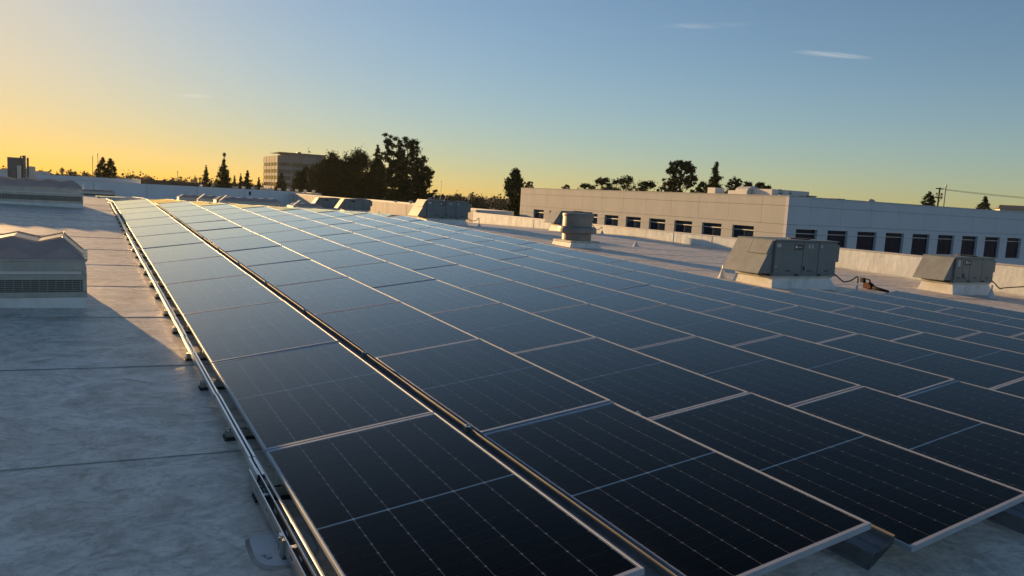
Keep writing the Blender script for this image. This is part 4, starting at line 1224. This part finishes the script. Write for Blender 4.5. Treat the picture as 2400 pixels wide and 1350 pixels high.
TREES = [
 ('pair', 2.43, 169.1, 5.0, 0.95, 'left one of the lone pair of slim trees on the far left skyline'),
 ('pair', 3.70, 168.5, 4.95, 0.95, 'right one of the lone pair of slim trees on the far left skyline'),
 ('con', 24.15, 191.6, 5.3, 1.05, 'slim conifer left of the broad one under the mast'),
 ('con', 27.8, 189.8, 6.9, 2.45, 'broad conifer directly under the thin mast'),
 ('con', 32.6, 186.8, 4.6, 1.5, 'medium conifer right of the one under the mast'),
 ('con', 31.2, 187.4, 3.8, 0.9, 'small conifer left of the medium one'),
 ('con', 34.9, 185.4, 3.2, 1.0, 'small conifer left of the office block'),
 ('con', 33.4, 209.4, 3.5, 0.95, 'tiny conifer between the broad and the medium ones'),
 ('cone', 48.5, 224.1, 5.2, 3.0, 'bushy cone-shaped tree in front of the office block'),
 ('pine', 30.7, 124.5, 4.8, 2.3, 'lowest bushy tree at the left end of the dark clump'),
 ('pine', 32.9, 117.8, 6.9, 3.0, 'dense dark tree second from the left in the clump'),
 ('pine', 36.0, 113.8, 7.5, 3.1, 'dense dark tree in the middle of the clump'),
 ('con', 37.8, 110.6, 8.5, 1.15, 'narrow spire rising in the dark clump'),
 ('big', 39.9, 105.0, 9.4, 4.3, 'tallest spreading dark pine at the right of the clump'),
 ('tall', 53.0, 94.8, 5.7, 1.9, 'tall dark evergreen left of the tan building'),
 ('small', 55.7, 95.5, 4.4, 0.75, 'thin little tree peeking over the tan building left end'),
 ('small', 81.2, 125.1, 4.9, 0.8, 'tiny lone treetop over the tan building'),
 ('round', 84.4, 123.3, 4.7, 1.5, 'low round treetop, leftmost of the row over the tan building'),
 ('round', 87.5, 121.7, 6.0, 1.5, 'round treetop left of the biggest one over the tan building'),
 ('round', 91.1, 119.8, 6.8, 2.6, 'biggest round treetop of the row over the tan building'),
 ('round', 94.8, 117.6, 5.8, 2.05, 'low spiky treetop right of the biggest round one'),
 ('euc', 107.7, 122.7, 11.6, 3.9, 'airy olive eucalyptus over the tan building'),
 ('round', 104.4, 112.3, 6.3, 1.2, 'small treetop between the eucalyptus and the dark conifer'),
 ('con', 99.6, 104.0, 10.0, 2.6, 'dark pointed conifer right of the eucalyptus'),
 ('round', 109.7, 109.5, 7.5, 1.3, 'small olive treetop right of the dark pointed conifer'),
 ('round', 119.7, 115.4, 7.1, 1.45, 'treetop behind the white duct housing'),
 ('round', 121.6, 114.3, 7.1, 1.05, 'treetop behind the long white rooftop unit'),
 ('round', 123.0, 113.5, 6.6, 0.85, 'smallest treetop right of the white rooftop units'),
 ('pine', 181.3, 115.8, 8.8, 1.7, 'leaning shrubby tree left of the utility pole'),
 ('pine', 203.4, 114.9, 8.7, 1.3, 'small dark tree above the ribbed barn roof'),
]
for kind, x, y, zt, r, lab in TREES:
    r *= {'pine': 1.22, 'round': 1.3, 'euc': 1.28, 'tall': 1.25, 'pair': 1.3, 'small': 1.2}.get(kind, 1.05)
    if kind == 'round': zt += 0.7; r *= 1.15
    if 'clump' in lab:          # the clump stands well beyond the neighbouring roofs
        q = 1.55
        x, y, zt, r = CAM_LOC[0] + (x - CAM_LOC[0]) * q, CAM_LOC[1] + (y - CAM_LOC[1]) * q, CAM_LOC[2] + (zt - CAM_LOC[2]) * q, r * q
    tree(kind, x, y, zt, r, lab, dens=1.0 if r > 1.2 else 0.7)

# far wooded skyline, one mass
Vs = []
def skyline(az0, az1, n, dist, hmin, hmax, rmin, rmax, leaves):
    C, R, N = [], [], []
    for _ in range(n):
        a = math.radians(random.uniform(az0, az1)); d = dist * random.uniform(0.9, 1.15)
        x = CAM_LOC[0] + d * math.sin(a); y = CAM_LOC[1] + d * math.cos(a)
        h = random.uniform(hmin, hmax) if random.random() > 0.10 else hmax * 1.12
        r = random.uniform(rmin, rmax)
        if random.random() < 0.3:
            for t in np.linspace(0, 1, 5):
                C.append((x, y, -9 + h * (0.3 + 0.7 * t))); R.append(r * 0.55 * (1.15 - t)); N.append(leaves // 2)
        else:
            for t in (0.3, 0.55, 0.8):
                C.append((x + random.uniform(-.5, .5) * r, y, -9 + h * t)); R.append(r * (1.1 - 0.4 * t)); N.append(leaves)
    Vs.append(leaf_cloud(C, R, N, rmax * 0.22, 0.9))
skyline(8, 36, 260, 620, 8, 11.5, 2.5, 5.0, 60)
skyline(-14, 9, 230, 760, 9, 14.0, 2.5, 5.0, 46)
skyline(36, 75, 160, 650, 8, 12.0, 2.5, 5.0, 34)
skyline(13, 27, 110, 340, 6.5, 9.8, 2.0, 3.6, 60)
skyline(-12, 9, 110, 420, 9.0, 12.0, 1.6, 3.4, 46)
skyline(-50, -14, 60, 800, 7, 11.5, 2.5, 5.0, 24)
fw = link('far_treeline', tri_mesh('far_treeline', np.concatenate(Vs), M['leaf_far']))
fw['kind'] = 'stuff'; fw['label'] = 'hazy line of far-off trees along the horizon'

# far low buildings scattered among the trees
fb = [(-28, 300, 34, 2.0, 'pale'), (-5, 340, 26, 0.6, 'tan'), (12, 380, 30, 0.9, 'pale'), (58, 330, 22, 0.1, 'tan'), (75, 250, 26, -0.9, 'pale'), (92, 300, 30, -0.4, 'tan'), (110, 270, 24, -1.2, 'pale'), (128, 330, 40, -0.2, 'tan'), (66, 205, 20, -1.6, 'tan'), (84, 200, 18, -2.0, 'pale')]
nm = {'pale': 'whitepaint', 'tan': 'stucco'}
labs = ['far pale warehouse at the left skyline end', 'far tan shed below the left skyline masts', 'far pale shed left of the lone pair of trees', 'far tan building behind the dark clump', 'far pale flat roof seen past the dark clump', 'far tan flat roof in the gap right of the dark clump', 'far pale flat roof left of the tall evergreen', 'far wide tan building at the treeline in the gap', 'tan shed beyond the lower grey roof', 'pale shed beyond the lower grey roof']
for (x, y, w, zt, c), lab in zip(fb, labs):
    simple_building('far_building', x - w / 2, x + w / 2, y, y + 18, zt, M[nm[c]], M['roof_far'], lab, win=True)

# ------------------------------------------------------------------ poles, masts, barn
root = thing('utility_pole', 'dark wooden utility pole with two crossarms at the far right', 'utility pole', (163.6, 102.2, -9))
MB().tube([(-0.35, 0, 0), (0.35, 0.15, 18.1)], 0.20, 10, r1=0.16).build('pole', M['wood'], root)
MB().box(-1.25, 1.35, -0.08, 0.08, 17.72, 17.95).build('crossarm', M['wood'], root)
MB().box(-1.2, 1.4, -0.08, 0.08, 15.75, 15.98).build('crossarm', M['wood'], root)
for x in (-0.95, -0.55, 0.75, 1.0, 1.25):
    MB().lathe([(0.05, 15.98), (0.05, 16.6), (0.09, 16.65), (0.09, 16.9)], x, 0, 8).build('insulator', M['wood'], root)
for s in (-1, 1):
    MB().tube([(0.3, -0.05, 15.1), (0.3 + s * 0.75, -0.05, 15.75)], 0.05, 6).build('brace', M['wood'], root)
w = MB()
for dz, dy in ((0.0, 0.0), (-0.25, 0.6)):
    P0 = Vector((165.0, 102.2 - dy, 8.85 + dz)); P1 = Vector((250, 78 - dy, 10.5 + dz))
    w = MB().tube([P0 + (P1 - P0) * t - Vector((0, 0, 1)) * 4.5 * (t - t * t) * 1.3 for t in np.linspace(0, 1, 22)], 0.035, 5)
    tag(w.build('power_line', M['blackplastic']), 'upper power line running right from the utility pole' if dz == 0 else 'lower power line running right from the utility pole', 'power line', 'power lines')
def mast(x, y, zt, lab, r=0.09, head=False):
    root = thing('mast', lab, 'mast', (x, y, -9))
    MB().tube([(0, 0, 0), (0, 0, zt + 9)], r, 6).build('pole', M['darksteel'], root)
    if head:
        for s in (-1, 1):
            MB().tube([(s * 0.45, 0, 0), (s * 0.22, 0, zt + 8)], 0.07, 5).build('lattice_leg', M['darksteel'], root)
        for z in np.arange(14, zt + 8, 1.2):
            MB().tube([(-0.33, 0, z), (0.33, 0, z + 0.6)], 0.05, 4).build('lattice_brace', M['darksteel'], root)
        MB().lathe([(0.1, zt + 8.0), (0.55, zt + 8.3), (0.55, zt + 9.0), (0.1, zt + 9.4)], 0, 0, 10).build('antenna_head', M['darksteel'], root)
    else:
        MB().lathe([(0.05, zt + 8.6), (0.2, zt + 8.7), (0.2, zt + 9.0), (0.05, zt + 9.1)], 0, 0, 8).build('cap', M['darksteel'], root)
mast(40.7, 275.2, 11.2, 'thin lattice mast above the broad conifer', head=True)
for px_az, d, zt, lab in [(-3.9, 420, 6.5, 'thin mast, leftmost on the left skyline'), (0.55, 430, 10.5, 'thin mast, left one of the tall skyline pair'), (0.85, 430, 12.0, 'thin mast, right one of the tall skyline pair'), (1.75, 300, 5.0, 'thin pole left of the lone pair of trees'), (5.6, 380, 5.4, 'thin pole between the lone pair and the conifers'), (8.6, 330, 4.6, 'thin pole left of the slim conifer'), (23.6, 480, 9.6, 'thin mast above the treeline right of the dark clump'), (57.9, 240, 11.5, 'thin lamp mast right of the utility pole')]:
    a = math.radians(px_az)
    mast(CAM_LOC[0] + d * math.sin(a), CAM_LOC[1] + d * math.cos(a), zt, lab, r=0.14)

root = thing('ribbed_barn', 'low building with brown ribbed roof at the far right edge', 'building', (262, 140, -9))
rot = math.radians(-55); root.rotation_euler = (0, 0, rot)
MB().box(-3, 45, 0, 14, 0, 15.9).build('wall', M['whitepaint'], root)
MB().add([(-3.5, -0.6, 15.9), (45.5, -0.6, 15.9), (45.5, 7, 17.3), (-2.5, 7, 17.3), (45.5, 14.6, 15.9), (-3.5, 14.6, 15.9)], [(0, 1, 2, 3), (3, 2, 4, 5), (0, 3, 5), (1, 4, 2)]).build('ridged_roof', M['barnroof'], root)
for i in range(24):
    MB().box(-2 + i * 2.0, -1.88 + i * 2.0, -0.62, -0.5, 15.92, 16.0).build('roof_rib', M['barnroof'], root)

# ------------------------------------------------------------------ evening haze
hm = bpy.data.materials.new('evening_haze')
hm.use_nodes = True
hn = hm.node_tree.nodes; hl = hm.node_tree.links
hn.clear()
ho = hn.new('ShaderNodeOutputMaterial'); hv = hn.new('ShaderNodeVolumePrincipled')
hv.inputs['Color'].default_value = (0.95, 0.95, 0.97, 1)
hv.inputs['Density'].default_value = 0.00003
hv.inputs['Anisotropy'].default_value = 0.5
hl.new(hv.outputs[0], ho.inputs['Volume'])
hz = MB().box(-1000, 1000, -60, 1100, -11, 27).build('haze', hm)
hz['kind'] = 'stuff'; hz['label'] = 'thin evening haze over the rooftops'
